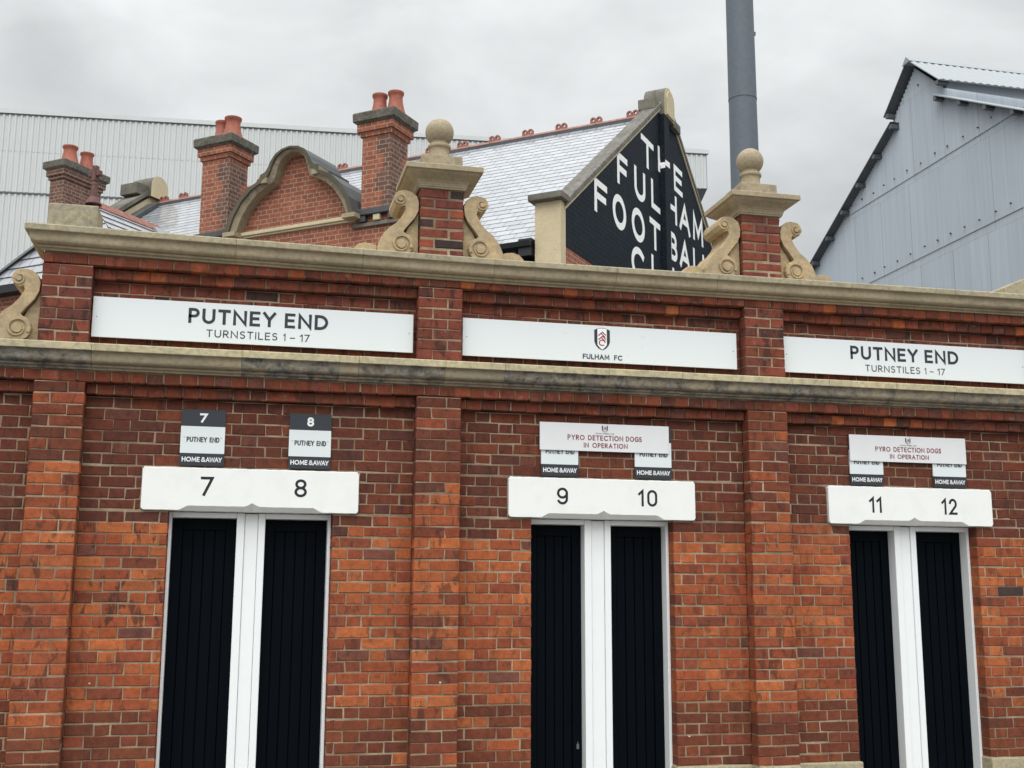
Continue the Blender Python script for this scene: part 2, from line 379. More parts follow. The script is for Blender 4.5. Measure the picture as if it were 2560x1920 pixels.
def glyph(ch):
    """(advance width, strokes) on a cap height of 1"""
    G = {
        'A': (.82, [[(0, 0), (.41, 1), (.82, 0)], [(.15, .33), (.67, .33)]]),
        'B': (.58, [[(0, .0), (0, 1), (.30, 1)] + arc(.30, .76, .22, .24, 90, -90, 8) + [(0, .52)], [(0, .52), (.32, .52)] + arc(.32, .26, .26, .26, 90, -90, 8) + [(0, 0)]]),
        'C': (.80, [arc(.50, .5, .50, .5, 48, 312, 18)]),
        'D': (.74, [[(0, 0), (0, 1), (.26, 1)] + arc(.26, .5, .48, .5, 90, -90, 14) + [(0, 0)]]),
        'E': (.52, [[(.52, 1), (0, 1), (0, 0), (.52, 0)], [(0, .52), (.46, .52)]]),
        'F': (.50, [[(.50, 1), (0, 1), (0, 0)], [(0, .52), (.44, .52)]]),
        'G': (.86, [arc(.50, .5, .50, .5, 48, 330, 18) + [(.90, .46), (.58, .46)]]),
        'H': (.72, [[(0, 0), (0, 1)], [(.72, 0), (.72, 1)], [(0, .52), (.72, .52)]]),
        'I': (.0, [[(0, 0), (0, 1)]]),
        'L': (.48, [[(0, 1), (0, 0), (.48, 0)]]),
        'M': (.90, [[(0, 0), (.04, 1), (.45, .22), (.86, 1), (.90, 0)]]),
        'N': (.74, [[(0, 0), (0, 1), (.74, 0), (.74, 1)]]),
        'O': (1.0, [arc(.5, .5, .5, .5, 90, 450, 28)]),
        'P': (.54, [[(0, 0), (0, 1), (.28, 1)] + arc(.28, .73, .26, .27, 90, -90, 10) + [(0, .46)]]),
        'R': (.58, [[(0, 0), (0, 1), (.28, 1)] + arc(.28, .74, .26, .26, 90, -90, 10) + [(0, .48)], [(.24, .48), (.58, 0)]]),
        'S': (.54, [arc(.28, .755, .25, .245, 40, 250, 10) + arc(.26, .265, .28, .265, 75, -140, 12)]),
        'T': (.64, [[(0, 1), (.64, 1)], [(.32, 1), (.32, 0)]]),
        'U': (.68, [[(0, 1), (0, .36)] + arc(.34, .36, .34, .36, 180, 360, 12) + [(.68, 1)]]),
        'W': (1.15, [[(0, 1), (.27, 0), (.575, .95), (.88, 0), (1.15, 1)]]),
        'Y': (.70, [[(0, 1), (.35, .48), (.70, 1)], [(.35, .48), (.35, 0)]]),
        '0': (.56, [[(0, .68)] + arc(.28, .70, .28, .30, 180, 0, 10) + arc(.28, .30, .28, .30, 0, -180, 10) + [(0, .68)]]),
        '1': (.26, [[(0, .78), (.26, 1), (.26, 0)]]),
        '2': (.56, [arc(.28, .70, .28, .30, 165, -35, 10) + [(0, 0), (.58, 0)]]),
        '7': (.58, [[(0, 1), (.58, 1), (.14, 0)]]),
        '8': (.56, [arc(.28, .76, .25, .24, -90, 270, 18), arc(.28, .26, .28, .26, 90, 450, 18)]),
        '9': (.56, [arc(.28, .70, .28, .30, 0, 360, 18), [(.56, .70), (.56, .34)] + arc(.28, .30, .28, .30, 0, -150, 10)]),
        '&': (.72, [[(.74, 0), (.16, .70)] + arc(.33, .79, .20, .21, 200, -40, 10) + [(.16, .42)] + arc(.28, .25, .27, .25, 140, 300, 9) + [(.70, .42)]]),
        '-': (.40, [[(0, .42), (.40, .42)]]),
        '"': (.18, [[(0, 1), (.02, .74)], [(.16, 1), (.14, .74)]]),
        ' ': (.30, []),
    }
    return G[ch]


def stroke(mb, pts, wd, place, dep, m=0, cap=True):
    """a flat band of width wd along pts; place(x,z,depth)->3d"""
    P = [Vector(pts[0])]
    for p in pts[1:]:
        if (Vector(p) - P[-1]).length > wd * .04: P.append(Vector(p))
    n = len(P)
    closed = (P[0] - P[-1]).length < wd * .05 and n > 3
    if closed:
        P = P[:-1]; n -= 1
    dirs = []
    L = []; Rr = []
    for i in range(n):
        pv = P[i - 1] if (i > 0 or closed) else None; nx = P[(i + 1) % n] if (i < n - 1 or closed) else None
        d1 = (P[i] - pv).normalized() if pv is not None else None; d2 = (nx - P[i]).normalized() if nx is not None else None
        p = P[i].copy()
        if d1 is None: d1 = d2; p = p - d2 * (wd / 2 if cap else 0)
        if d2 is None: d2 = d1; p = p + d1 * (wd / 2 if cap else 0)
        n1 = Vector((-d1.y, d1.x)); n2 = Vector((-d2.y, d2.x)); b = (n1 + n2)
        if b.length < 1e-4: b = n1
        b.normalize(); k = wd / 2 / max(0.45, b.dot(n1))
        L.append(p + b * k); Rr.append(p - b * k)
    e = n if closed else n - 1
    for i in range(e):
        q = (i + 1) % n
        mb.poly([place(Rr[i].x, Rr[i].y, dep), place(Rr[q].x, Rr[q].y, dep), place(L[q].x, L[q].y, dep), place(L[i].x, L[i].y, dep)], m)


def text_run(mb, s, x0, x1, z0, h, wt, y=None, track=0.22, place=None, narrow=1.0, m=0, slope=0.0):
    """stroke text between x0 and x1 with cap height h; wt = stroke as a share of h; returns scale"""
    wd = wt * h; hh = h - wd
    xs = []; x = 0.0
    for ch in s:
        gw, st = glyph(ch); xs.append(x); x += gw * narrow + (track + wt if ch != ' ' else 0.12)
    tot = (x - track - wt) + wt
    kx = (x1 - x0 - wd) / ((tot - wt) * 1.0) if tot > wt else h
    if place is None:
        place = lambda a, b, d: (a, y - d, b)
    cnt = 0
    for ch, xx in zip(s, xs):
        gw, st = glyph(ch)
        for q in st:
            pts = [(x0 + wd / 2 + (xx + p[0] * narrow) * kx, z0 + wd / 2 + p[1] * hh + slope * (xx * kx)) for p in q]
            stroke(mb, pts, wd, place, 0.0009 + 0.00035 * (cnt % 4), m); cnt += 1


# ================================================================== TURNSTILE BUILDING
C = 0.074                                    # brick course
ZL = 2.415                                   # a bed joint of the lower storey
ZU = 3.708                                   # a bed joint of the parapet storey
PW = 0.312
PIERS = [-1.268, 1.200, 3.643, 6.088]        # left edges of the piers
OPEN = [(-0.402, 0.662), (2.040, 3.090), (4.480, 5.546)]
PY = -0.1125                                 # pier face
tb = empty('turnstile_building', (1.3, 0, 0), 0, 'long red brick turnstile building with stone cornices, scrolled parapet and three pairs of black doors', 'building')
TB = Vector((1.3, 0, 0))


def part(mb, name, mats, parent=tb, **k):
    o = mb.build(name, mats, parent, **k)
    if parent is tb:
        o.location = -TB
    return o


def lin(r, g, b):
    return srgb(r, g, b)[:3]


ORANGE = [lin(158, 88, 52), lin(148, 79, 47), lin(153, 85, 52), lin(139, 74, 47), lin(168, 97, 57), lin(136, 70, 47), lin(145, 77, 48)]
DAMP = [lin(112, 62, 42), lin(103, 57, 40), lin(120, 66, 43), lin(98, 55, 40), lin(110, 59, 41), lin(116, 61, 44)]
MIDRED = [lin(120, 64, 45), lin(113, 60, 43), lin(127, 68, 46), lin(108, 58, 44)]
BROWN = [lin(101, 58, 44), lin(109, 62, 46), lin(94, 55, 44), lin(113, 63, 44), lin(98, 53, 41), lin(106, 57, 45)]
PURPLE = [lin(100, 64, 56), lin(108, 69, 58), lin(92, 59, 52)]
CRIMSON = [lin(134, 71, 56), lin(122, 66, 52), lin(141, 75, 56), lin(113, 63, 54), lin(127, 68, 52)]
CHAR = [lin(68, 52, 47), lin(62, 50, 49), lin(80, 57, 49)]


def hnoise(x, z):
    return math.sin(x * 2.7 + 1.3) * math.cos(z * 2.1 + .4) * .5 + math.sin(x * 6.1 + z * 3.7) * .3 + math.sin(z * 9.1 - x * 4.3) * .2


ZMEAN = {'up': CRIMSON[1], 'corbel': MIDRED[0], 'pier': MIDRED[2], 'panel': MIDRED[1]}


def bcol(x, z, zone):
    """base colour of one brick, with the sooty upper courses and the damp bottom ones of the old wall"""
    r = rng.random(); h = hnoise(x, z)
    if zone == 'up':
        p = CRIMSON if r < .70 else (PURPLE if r < .85 else (MIDRED if r < .985 else CHAR)); so = .8; ef = .55
    elif zone == 'shaft':
        p = CRIMSON if r < .80 else CHAR; so = .5; ef = .1
    elif zone == 'corbel':
        p = MIDRED if r < .55 else (CRIMSON if r < .80 else (ORANGE if r < .86 else PURPLE)); so = .5; ef = .8
    elif zone == 'pier':
        lim = 2.15 + .25 * h
        if z > lim + .25: p = MIDRED if r < .55 else (BROWN if r < .75 else ORANGE if r < .9 else PURPLE); so = .5; ef = .35
        elif z > .80: p = ORANGE if r < .88 else (MIDRED if r < .98 else PURPLE); so = .65; ef = .12
        else: p = DAMP if r < .80 else (ORANGE if r < .9 else MIDRED); so = .35; ef = .05
    else:
        lim = 2.06 + .14 * h
        if z > lim: p = BROWN if r < .72 else (MIDRED if r < .90 else PURPLE); so = .5; ef = .18
        elif z > .86 + .10 * h: p = ORANGE if r < .91 else (MIDRED if r < .985 else PURPLE if r < .997 else CHAR); so = .8 if z > 1.35 and x < 0.2 else .45; ef = .08
        else: p = DAMP if r < .92 else ORANGE; so = .3; ef = .03
    c = rng.choice(p); kz = .97 if p in (ORANGE, DAMP) else (1.06 if zone in ('panel', 'pier') and z < 1.95 else (.90 if zone in ('corbel', 'shaft') else .80)); c = tuple(q * kz for q in c); mean = ZMEAN.get(zone, c); mean = tuple(q * kz for q in mean) if zone in ZMEAN else mean; c = tuple(a_ * .72 + b_ * .28 for a_, b_ in zip(c, mean)) if p not in (ORANGE, CHAR, DAMP) else c
    k = rng.uniform(.90, 1.11); d = rng.uniform(-.04, .04)
    return (min(1, c[0] * k * (1 + d)), c[1] * k * .94, c[2] * k * (1 - d) * .90), so, ef


def rows(za, zb, phase):
    k0 = math.floor((za - phase) / C + 1e-6); out_ = []
    k = k0
    while phase + k * C < zb - 1e-6:
        a = max(za, phase + k * C); b = min(zb, phase + (k + 1) * C)
        if b - a > .018: out_.append((k, a, b))
        k += 1
    return out_


def lay(mb, xa, xb, za, zb, phase, zone, y=0.0, depth=0.02, seed=0.0, pier=False, heads=False, edge=(False, False), deep=0.115):
    """lay brickwork on the plane y between xa..xb, za..zb (Flemish bond, or alternating bricks on a pier)"""
    J = .0078 if zone == 'shaft' else .0039
    for k, a, b in rows(za, zb, phase):
        cuts = []
        if pier:
            cuts = [xa + (.208 if k % 2 == 0 else .104) * (xb - xa) / PW]
        elif heads:
            x = xa + ((seed + k * .37) % 1.0) * .1075 * .98
            while x < xb - .02:
                if x > xa + .02: cuts.append(x)
                x += .1075 + rng.uniform(-.003, .003)
        else:
            per = .3275; x = xa - per + ((seed + (.5 if k % 2 else 0.0)) % 1.0) * per - .02
            i = 0
            while x < xb - .028:
                if x > xa + .028: cuts.append(x + rng.uniform(-.004, .004))
                x += .2215 if i % 2 == 0 else .106
                i += 1
        xs = [xa] + cuts + [xb]
        for i in range(len(xs) - 1):
            c, so, ef = bcol((xs[i] + xs[i + 1]) / 2, (a + b) / 2, zone)
            x0 = xs[i] + (J if i > 0 else 0.0005); x1 = xs[i + 1] - (J if i < len(xs) - 2 else .0005)
            dp = deep if ((i == 0 and edge[0]) or (i == len(xs) - 2 and edge[1])) else depth
            wz = .0016 * math.sin(x0 * 4.3 + k * 2.1) + .0012 * math.sin(x0 * 9.7 - k * 1.3)
            mb.brick(x0, x1, y, y + dp, a + J + wz, b - J + wz, c, so, ef)


def core(mb, x0, x1, y0, y1, z0, z1):
    mb.box(x0, x1, y0, y1, z0, z1, 1)


BM = ['old_red_brick', 'lime_mortar']
ZP = 0.430                                    # top of the plinth
ZC0 = 3.010                                   # underside of the lower cornice
LX0, LX1 = -3.9, 6.40
# --- lower storey panels, one part per bay
bays = [(LX0, PIERS[0], None), (PIERS[0] + PW, PIERS[1], OPEN[0]), (PIERS[1] + PW, PIERS[2], OPEN[1]), (PIERS[2] + PW, PIERS[3], OPEN[2])]
for bi, (a, b, op) in enumerate(bays):
    mb = MB(); sd_ = rng.random()
    zt = 2.859
    if op is None:
        core(mb, a, b, .0045, .33, ZP, zt); lay(mb, a, b, ZP, zt, ZL, 'panel', seed=sd_)
    else:
        lo, hi = LINT = [(-.576, .829), (1.872, 3.253), (4.309, 5.680)][bi - 1]
        zl0, zl1 = 2.126, 2.409
        core(mb, a, op[0] - .003, .0045, .33, ZP, zl0); core(mb, op[1] + .003, b, .0045, .33, ZP, zl0)
        core(mb, a, lo, .0045, .33, zl0, zl1); core(mb, hi, b, .0045, .33, zl0, zl1)
        core(mb, a, b, .0045, .33, zl1, zt)
        lay(mb, a, op[0], ZP, zl0, ZL, 'panel', seed=sd_, edge=(False, True)); lay(mb, op[1], b, ZP, zl0, ZL, 'panel', seed=sd_ + .3, edge=(True, False))
        lay(mb, a, lo - .006, zl0, zl1, ZL, 'panel', seed=sd_); lay(mb, hi + .006, b, zl0, zl1, ZL, 'panel', seed=sd_ + .3)
        lay(mb, a, b, zl1, zt, ZL, 'panel', seed=sd_)
    part(mb, 'brick_panel', BM)
    # corbel course between the piers
    mb = MB(); core(mb, a, b, -.046, .33, zt + .012, 2.933); lay(mb, a, b, zt, 2.933, ZL, 'corbel', y=-.056, depth=.06, heads=True, seed=rng.random())
    part(mb, 'corbel_course', BM)
# piers of the lower storey
for px in PIERS:
    mb = MB(); x1 = min(px + PW, LX1)
    core(mb, px + .004, x1 - .004, PY + .0045, .0, ZP, 2.933); lay(mb, px, x1, ZP, 2.933, ZL, 'pier', y=PY, depth=.112, pier=True)
    part(mb, 'pier', BM)
# header course right under the lower cornice
mb = MB(); core(mb, LX0, LX1, PY + .009, .33, 2.946, ZC0 + .02); lay(mb, LX0, LX1, 2.933, 3.007, ZL, 'corbel', y=PY, depth=.062, heads=True, seed=.2)
part(mb, 'header_course', BM)
# --- parapet storey
UX0, UX1 = PIERS[0], 6.40
ubays = [(PIERS[0] + PW, PIERS[1]), (PIERS[1] + PW, PIERS[2]), (PIERS[2] + PW, PIERS[3])]
for a, b in ubays:
    mb = MB(); core(mb, a, b, .0045, .22, 3.12, 3.634); lay(mb, a, b, 3.12, 3.634, ZU, 'up', seed=rng.random())
    part(mb, 'brick_panel', BM)
    mb = MB(); core(mb, a, b, -.046, .22, 3.646, 3.708); lay(mb, a, b, 3.634, 3.708, ZU, 'corbel', y=-.056, depth=.06, heads=True, seed=rng.random())
    part(mb, 'corbel_course', BM)
for px in PIERS:
    mb = MB(); x1 = min(px + PW, UX1)
    core(mb, px + .004, x1 - .004, PY + .0045, .215, 3.12, 3.708); lay(mb, px, x1, 3.12, 3.708, ZU, 'up', y=PY, depth=.112, pier=True)
    part(mb, 'pier', BM)
mb = MB(); core(mb, UX0 + .004, UX1, PY + .009, .22, 3.721, 3.80); lay(mb, UX0, UX1, 3.708, 3.782, ZU, 'corbel', y=PY, depth=.062, heads=True, seed=.6)
part(mb, 'header_course', BM)


# --- cornices: moulded profiles swept along the wall, laid in stone blocks
def sag(x):
    K = [(-1.4, .016), (.08, .0), (1.83, -.014), (3.5, -.008), (5.36, .0), (6.5, .004)]
    for (a, p), (b, q) in zip(K, K[1:]):
        if x <= b: return p + (q - p) * max(0, (x - a)) / (b - a)
    return K[-1][1]


def cornice(name, mats, prof, top_from, x0, x1, blocks, sagf=None, left_return=None):
    mb = MB(); n = len(prof)
    cuts = sorted(set([x0, x1] + [b[0] for b in blocks if x0 < b[0] < x1]))
    dirt = lambda x: [b[1] for b in blocks if b[0] <= x + 1e-6][-1] if blocks and x >= blocks[0][0] else .3
    for ci, (ca, cb) in enumerate(zip(cuts, cuts[1:])):
        steps = max(1, int((cb - ca) / .22)); dy = rng.uniform(-.001, .001); dz = rng.uniform(-.001, .001); d = dirt(ca)
        first = left_return is not None and ci == 0
        base = len(mb.v)
        for st in range(steps + 1):
            x = ca + (cb - ca) * st / steps
            if st == 0 and not first: x += .0012
            if st == steps and ci < len(cuts) - 2: x -= .0012
            for (py, pz) in prof:
                xx = x
                if first and st == 0: xx = ca - (PY - py) if py < PY else ca - 0.0      # mitred end: project as far sideways as forwards
                if first and st == 0: xx = ca - max(0.0, (PY - py))
                mb.v.append((xx, py + dy, pz + dz + (sagf(x) if sagf else 0)))
        for st in range(steps):
            for i in range(n - 1):
                a = base + st * n + i; q = base + (st + 1) * n + i
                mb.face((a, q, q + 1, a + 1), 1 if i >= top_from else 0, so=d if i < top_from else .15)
        if not first:
            mb.face([base + n - 1 - i for i in range(n)], 0, so=d)
        mb.face([base + steps * n + i for i in range(n)], 0, so=d)
        if first:                                                                       # the returned moulding at the free end
            b2 = len(mb.v); y1 = left_return
            for (py, pz) in prof:
                mb.v.append((ca - max(0.0, PY - py), y1, pz + dz + (sagf(ca) if sagf else 0)))
            for i in range(n - 1):
                mb.face((b2 + i, base + i, base + i + 1, b2 + i + 1), 1 if i >= top_from else 0, so=d)
    return part(mb, name, mats)


def mould(z, top):
    """two fillets, an ovolo turning into a cove, drip and fascia; z = underside"""
    return [(-.112, z), (-.130, z + .001), (-.130, z + .013), (-.131, z + .016), (-.150, z + .017), (-.150, z + .029), (-.146, z + .034), (-.166, z + .035), (-.180, z + .039), (-.189, z + .047), (-.193, z + .058),
            (-.194, z + .070), (-.195, z + .083), (-.197, z + .095), (-.201, z + .103), (-.203, z + .106), (-.222, z + .108), (-.224, z + .112), (-.224, top - .008), (-.218, top - .001), (-.09, top + .022), (.25, top + .03)]


up_prof = mould(3.776, 3.929)
ub = [(-1.27, .15), (-.05, .12), (.80, .08), (1.72, .2), (2.62, .10), (3.40, .05), (4.35, .12), (5.35, .25)]
cornice('upper_cornice', ['upper_stone', 'plinth_stone'], up_prof, 17, UX0, UX1, ub, sag, left_return=.25)
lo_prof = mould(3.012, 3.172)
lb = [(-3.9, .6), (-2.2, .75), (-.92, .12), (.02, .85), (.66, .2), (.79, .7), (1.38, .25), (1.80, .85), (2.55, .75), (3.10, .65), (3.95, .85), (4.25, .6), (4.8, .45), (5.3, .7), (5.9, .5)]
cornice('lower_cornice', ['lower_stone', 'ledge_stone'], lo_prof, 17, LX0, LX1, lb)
# --- plinth
mb = MB()
for a, b, y in [(LX0, PIERS[0], -.03), (PIERS[0], PIERS[0] + PW, -.142)]:
    mb.box(a, b, y, .33, .0, ZP)
for i in range(1, 4):
    a, b, op = bays[i]
    mb.box(a, op[0] + .012, -.03, .33, 0, ZP); mb.box(op[1] - .012, b, -.03, .33, 0, ZP); mb.box(PIERS[i], min(PIERS[i] + PW, LX1), -.142, .33, 0, ZP)
    mb.box(op[0] + .014, op[1] - .014, .0, .33, -.02, .06)
part(mb, 'plinth', 'plinth_stone', bevel=.012)
# backing slab so that the building has its depth and a flat roof behind the parapet
mb = MB(); mb.box(LX0, LX1, .33, 3.4, 0.05, 2.95); part(mb, 'rear_wall', 'lime_mortar')

# --- lintels with their painted numerals
LN = [((-.576, .829), .130, [('7', -.207, -.124, 2.224, .126), ('8', .402, .484, 2.229, .120)]),
      ((1.872, 3.253), 2.563, [('9', 2.219, 2.300, 2.221, .119), ('10', 2.820, 2.964, 2.220, .119)]),
      ((4.309, 5.680), 5.013, [('11', 4.640, 4.742, 2.213, .118), ('12', 5.246, 5.377, 2.211, .122)])]
for (lo, hi), cx, nums in LN:
    mb = MB(); z0, z1 = 2.127, 2.408; y0, y1 = -.022, .098
    op = [o for o in OPEN if lo < o[0] < hi][0]
    sA, sB = op[0] + .065, op[1] - .075
    st = []
    x = lo
    def ch(x):
        if x < sA or x > sB: return .0025
        e = min((x - sA) / .055, (sB - x) / .055, 1.0)
        c = .0025 + .029 * e
        d = abs(x - cx)
        if d < .055: c += .026 * (1 - d / .055) ** 1.5
        return c
    xs = [lo] + [lo + (hi - lo) * i / 150 for i in range(1, 150)] + [hi]; r = .015
    rowsv = []
    for x in xs:
        e = min(x - lo, hi - x); cr_ = 0 if e >= r else r - math.sqrt(max(0, r * r - (r - e) ** 2))
        wob = .0007 * math.sin(x * 41) + .0006 * math.sin(x * 97 + 1)
        c = ch(x); zt_, zb_ = z1 - cr_ + wob, z0 + cr_ + wob * .6
        b = len(mb.v); mb.v.extend([(x, y1, zt_), (x, y0 + .006, zt_), (x, y0, zt_ - .006), (x, y0, zb_ + c), (x, y0 + c, zb_), (x, y1, zb_)]); rowsv.append(b)
    for p, q in zip(rowsv, rowsv[1:]):
        for i in range(6):
            j = (i + 1) % 6
            mb.face((p + i, p + j, q + j, q + i))
    mb.face([rowsv[0] + 5 - i for i in range(6)]); mb.face([rowsv[-1] + i for i in range(6)])
    lt = part(mb, 'lintel', 'white_masonry_paint')
    for s, a, b, zb, h in nums:
        nb = MB(); wt = .145
        if s in '789': text_run(nb, s, a, b, zb, h, wt, y0)
        elif s == '10': text_run(nb, '1', a, a + .042, zb, h, wt, y0); text_run(nb, '0', a + .068, b, zb, h, wt, y0)
        elif s == '11': text_run(nb, '1', a, a + .041, zb, h, wt, y0); text_run(nb, '1', a + .060, b, zb, h, wt, y0)
        else: text_run(nb, '1', a, a + .041, zb, h, wt, y0); text_run(nb, '2', a + .063, b, zb, h, wt, y0)
        no = nb.build('numeral', 'numeral_black', lt)
# mortar joint round each lintel is the recess left between bricks and stone

# --- door frames, mullions and doors
MUL = [(.037, .224), (2.468 - .012, 2.652), (4.908, 5.091)]
for (o0, o1), (m0, m1) in zip(OPEN, MUL):
    mb = MB(); yf, yb = .100, .25
    mb.box(o0 + .001, o0 + .021, yf, yb, 0.06, 2.124); mb.box(o1 - .022, o1 - .001, yf, yb, .06, 2.124)
    mb.box(o0 + .022, m0 - .001, yf + .002, yb, 2.090, 2.124); mb.box(m1 + .001, o1 - .023, yf + .002, yb, 2.090, 2.124)
    fr = part(mb, 'door_frame', 'white_joinery_paint', bevel=.003)
    mb = MB()
    mb.box(m0, m0 + .052, yf, yb, .06, 2.124); mb.box(m1 - .046, m1, yf, yb, .06, 2.124); mb.box(m0 + .0535, m1 - .0475, yf + .011, yb - .004, .06, 2.122)
    mu = mb.build('mullion', 'white_joinery_paint', fr, bevel=.004)
    for d0, d1 in ((o0 + .0225, m0 - .0015), (m1 + .0015, o1 - .0235)):
        mb = MB(); y = .192; wst = .066; ins = .052 if d1 - d0 < .41 else .075
        zt_ = 2.088
        mb.box(d0, d0 + wst, y, y + .045, .065, zt_); mb.box(d1 - wst, d1, y, y + .045, .065, zt_)
        mb.box(d0 + wst, d1 - wst, y + .0005, y + .044, zt_ - .075, zt_); mb.box(d0 + wst, d1 - wst, y + .0005, y + .044, .065, .22)
        dr = part(mb, 'door', 'black_door_paint', bevel=.003)
        bb = MB(); nb_ = 4; bw = (d1 - d0 - 2 * wst) / nb_
        for i in range(nb_):
            bb.box(d0 + wst + i * bw + .0035, d0 + wst + (i + 1) * bw - .0035, y + .012, y + .034, .22, zt_ - .075)
        bb.box(d0 + wst, d1 - wst, y + .026, y + .040, .22, zt_ - .075)
        bb.build('boarding', 'black_door_paint', dr, bevel=.003)
        if abs(o0 - 2.04) < .01 and d0 < 2.2:
            kb = MB(); kb.box(d1 - .040, d1 - .022, y - .004, y + .002, .54, .575); kb.box(d1 - .034, d1 - .030, y - .006, y - .003, .575, .59); kb.build('lock_plate', 'dark_steel', dr)
    mb = MB(); mb.box(o0 + .03, o1 - .03, .262, .29, .06, 2.12); part(mb, 'door_backing', 'black_gutter_paint')

# --- scroll brackets
def scroll(mirror, wx, wz, feet=True):
    """S-shaped stone bracket; d is measured away from the pier it leans on"""
    X = (lambda d: wx + d) if mirror else (lambda d: wx - d)
    def pr(mb, pts, y0, y1):
        p = [(X(d), wz + z) for d, z in pts]
        if mirror: p = p[::-1]
        mb.prism(p, y0, y1, so=.28)
    body = [(.129, .465), (.155, .458), (.178, .43), (.182, .395), (.163, .362), (.132, .349), (.104, .356), (.096, .33), (.125, .272), (.165, .222), (.212, .188), (.262, .125), (.288, .06), (.292, .0),
            (.088, .0), (.066, .012), (.046, .04), (.038, .075), (.046, .112), (.070, .142), (.100, .155), (.112, .168), (.075, .217), (.032, .270), (.008, .322), (.004, .38), (.020, .43), (.058, .460), (.095, .468)]
    mb = MB(); pr(mb, body, -.100, .20)
    if feet:
        pr(mb, [(.293, .0), (.293, .062), (.33, .075), (.375, .079), (.42, .066), (.45, .036), (.463, .0)][::-1], -.055, .17)
    pr(mb, [(.001, .0), (.001, .335), (.03, .262), (.075, .205), (.10, .15), (.10, .0)][::-1], -.060, .16)
    def disc(cd, cz, r, y0, y1, n=28):
        pr(mb, [(cd + r * math.cos(2 * math.pi * i / n), cz + r * math.sin(2 * math.pi * i / n)) for i in range(n)][::-1], y0, y1)
    def spiral(cd, cz, r0, r1, a0, turns, wd, yt):
        n = 30; P = []
        for i in range(n + 1):
            t = i / n; rr = r0 + (r1 - r0) * t; a = R(a0) - turns * 2 * math.pi * t
            P.append((cd + rr * math.cos(a), cz + rr * math.sin(a)))
        for i in range(n):
            (ax, az), (bx, bz) = P[i], P[i + 1]
            t0 = wd * (1 - .5 * i / n); L_ = math.hypot(bx - ax, bz - az); nx, nz = -(bz - az) / L_ * t0 / 2, (bx - ax) / L_ * t0 / 2
            ex, ez = (bx - ax) * .12, (bz - az) * .12
            q = [(ax - ex + nx, az - ez + nz), (ax - ex - nx, az - ez - nz), (bx + ex - nx, bz + ez - nz), (bx + ex + nx, bz + ez + nz)]
            pr(mb, q, yt + .0002 * (i % 2), -.098)
    spiral(.124, .073, .072, .036, 200, 1.15, .020, -.112); disc(.124, .071, .032, -.116, -.098)
    spiral(.135, .402, .040, .020, 10, 1.1, .013, -.110); disc(.136, .401, .018, -.114, -.098)
    return part(mb, 'scroll_bracket', 'scroll_stone', bevel=.004)


ZT = 3.955                                     # top of the upper cornice


def zt(x):
    return 3.945 + sag(x)


for px in PIERS[1:3]:
    scroll(False, px - .002, zt(px) + .003); scroll(True, px + PW + .002, zt(px) + .003)
scroll(False, PIERS[0] - .004, 3.196)
# the low pedestal left on the end pier and the weathered block on the last one
mb = MB(); mb.box(PIERS[0] + .004, PIERS[0] + PW + .006, -.10, .2, 3.955, 4.125, so=.35); part(mb, 'pedestal', 'plinth_stone', bevel=.010)
mb = MB(); mb.prism([(5.878, 3.945), (6.40, 3.945), (6.40, 4.16), (6.22, 4.135), (6.05, 4.092), (5.95, 4.052), (5.882, 4.015)], -.10, .2, so=.1); part(mb, 'pedestal', 'plinth_stone', bevel=.008)


# --- finials: brick shaft, moulded capital, ball
def finial(px):
    cx = px + PW / 2; cy = .044; z0 = zt(cx) - .01
    fin = bpy.data.objects.new('finial', None); col.objects.link(fin); fin.parent = tb; fin.location = Vector((cx, cy, z0)) - TB; fin.empty_display_size = .1
    off = Vector((cx, cy, z0))
    def fp(mb, name, m, **k):
        mb.v = [(v[0] - off.x, v[1] - off.y, v[2] - off.z) for v in mb.v]
        return mb.build(name, m, fin, **k)
    mb = MB(); core(mb, px + .005, px + PW - .005, PY + .005, .196, z0, 4.432); lay(mb, px, px + PW, z0 + .012, 4.432, z0 + .012 - .02, 'shaft', y=PY, depth=.20, pier=True)
    lay(mb, px + .001, px + PW - .001, z0 + .012, 4.432, z0 + .012 - .02, 'shaft', y=.105, depth=.095, pier=True)
    fp(mb, 'brick_shaft', BM)
    mb = MB(); h = .157
    mb.rings([(4.430, h, h), (4.431, h + .014, h + .014), (4.442, h + .014, h + .014), (4.443, h + .020, h + .020), (4.455, h + .020, h + .020), (4.458, h + .022, h + .022), (4.470, h + .026, h + .026),
              (4.486, h + .040, h + .040), (4.503, h + .065, h + .065), (4.520, h + .092, h + .092), (4.530, h + .102, h + .102), (4.537, h + .103, h + .103), (4.538, h + .119, h + .119),
              (4.573, h + .119, h + .119), (4.578, h + .115, h + .115), (4.600, h - .005, h - .005)], cx, cy, so=.12)
    mb.rings([(4.590, h - .008, h - .008), (4.692, h - .011, h - .011)], cx, cy, so=.3)
    fp(mb, 'capital', 'upper_stone', bevel=.003)
    mb = MB(); p = [(.090, 4.690), (.084, 4.702), (.076, 4.725), (.072, 4.750), (.073, 4.778), (.076, 4.784)]
    p += [(.076 + .009 * math.sin(R(a)), 4.802 - .016 * math.cos(R(a))) for a in range(0, 181, 20)]
    p += [(.066, 4.820)]
    p += [(.104 * math.sin(R(a)), 4.918 - .104 * math.cos(R(a))) for a in range(40, 180, 6)] + [(.003, 5.022)]
    mb.lathe(p, cx, cy, 40, so=.22); fp(mb, 'ball', 'upper_stone', smooth=True)
    return fin


f1 = finial(PIERS[1]); finial(PIERS[2])


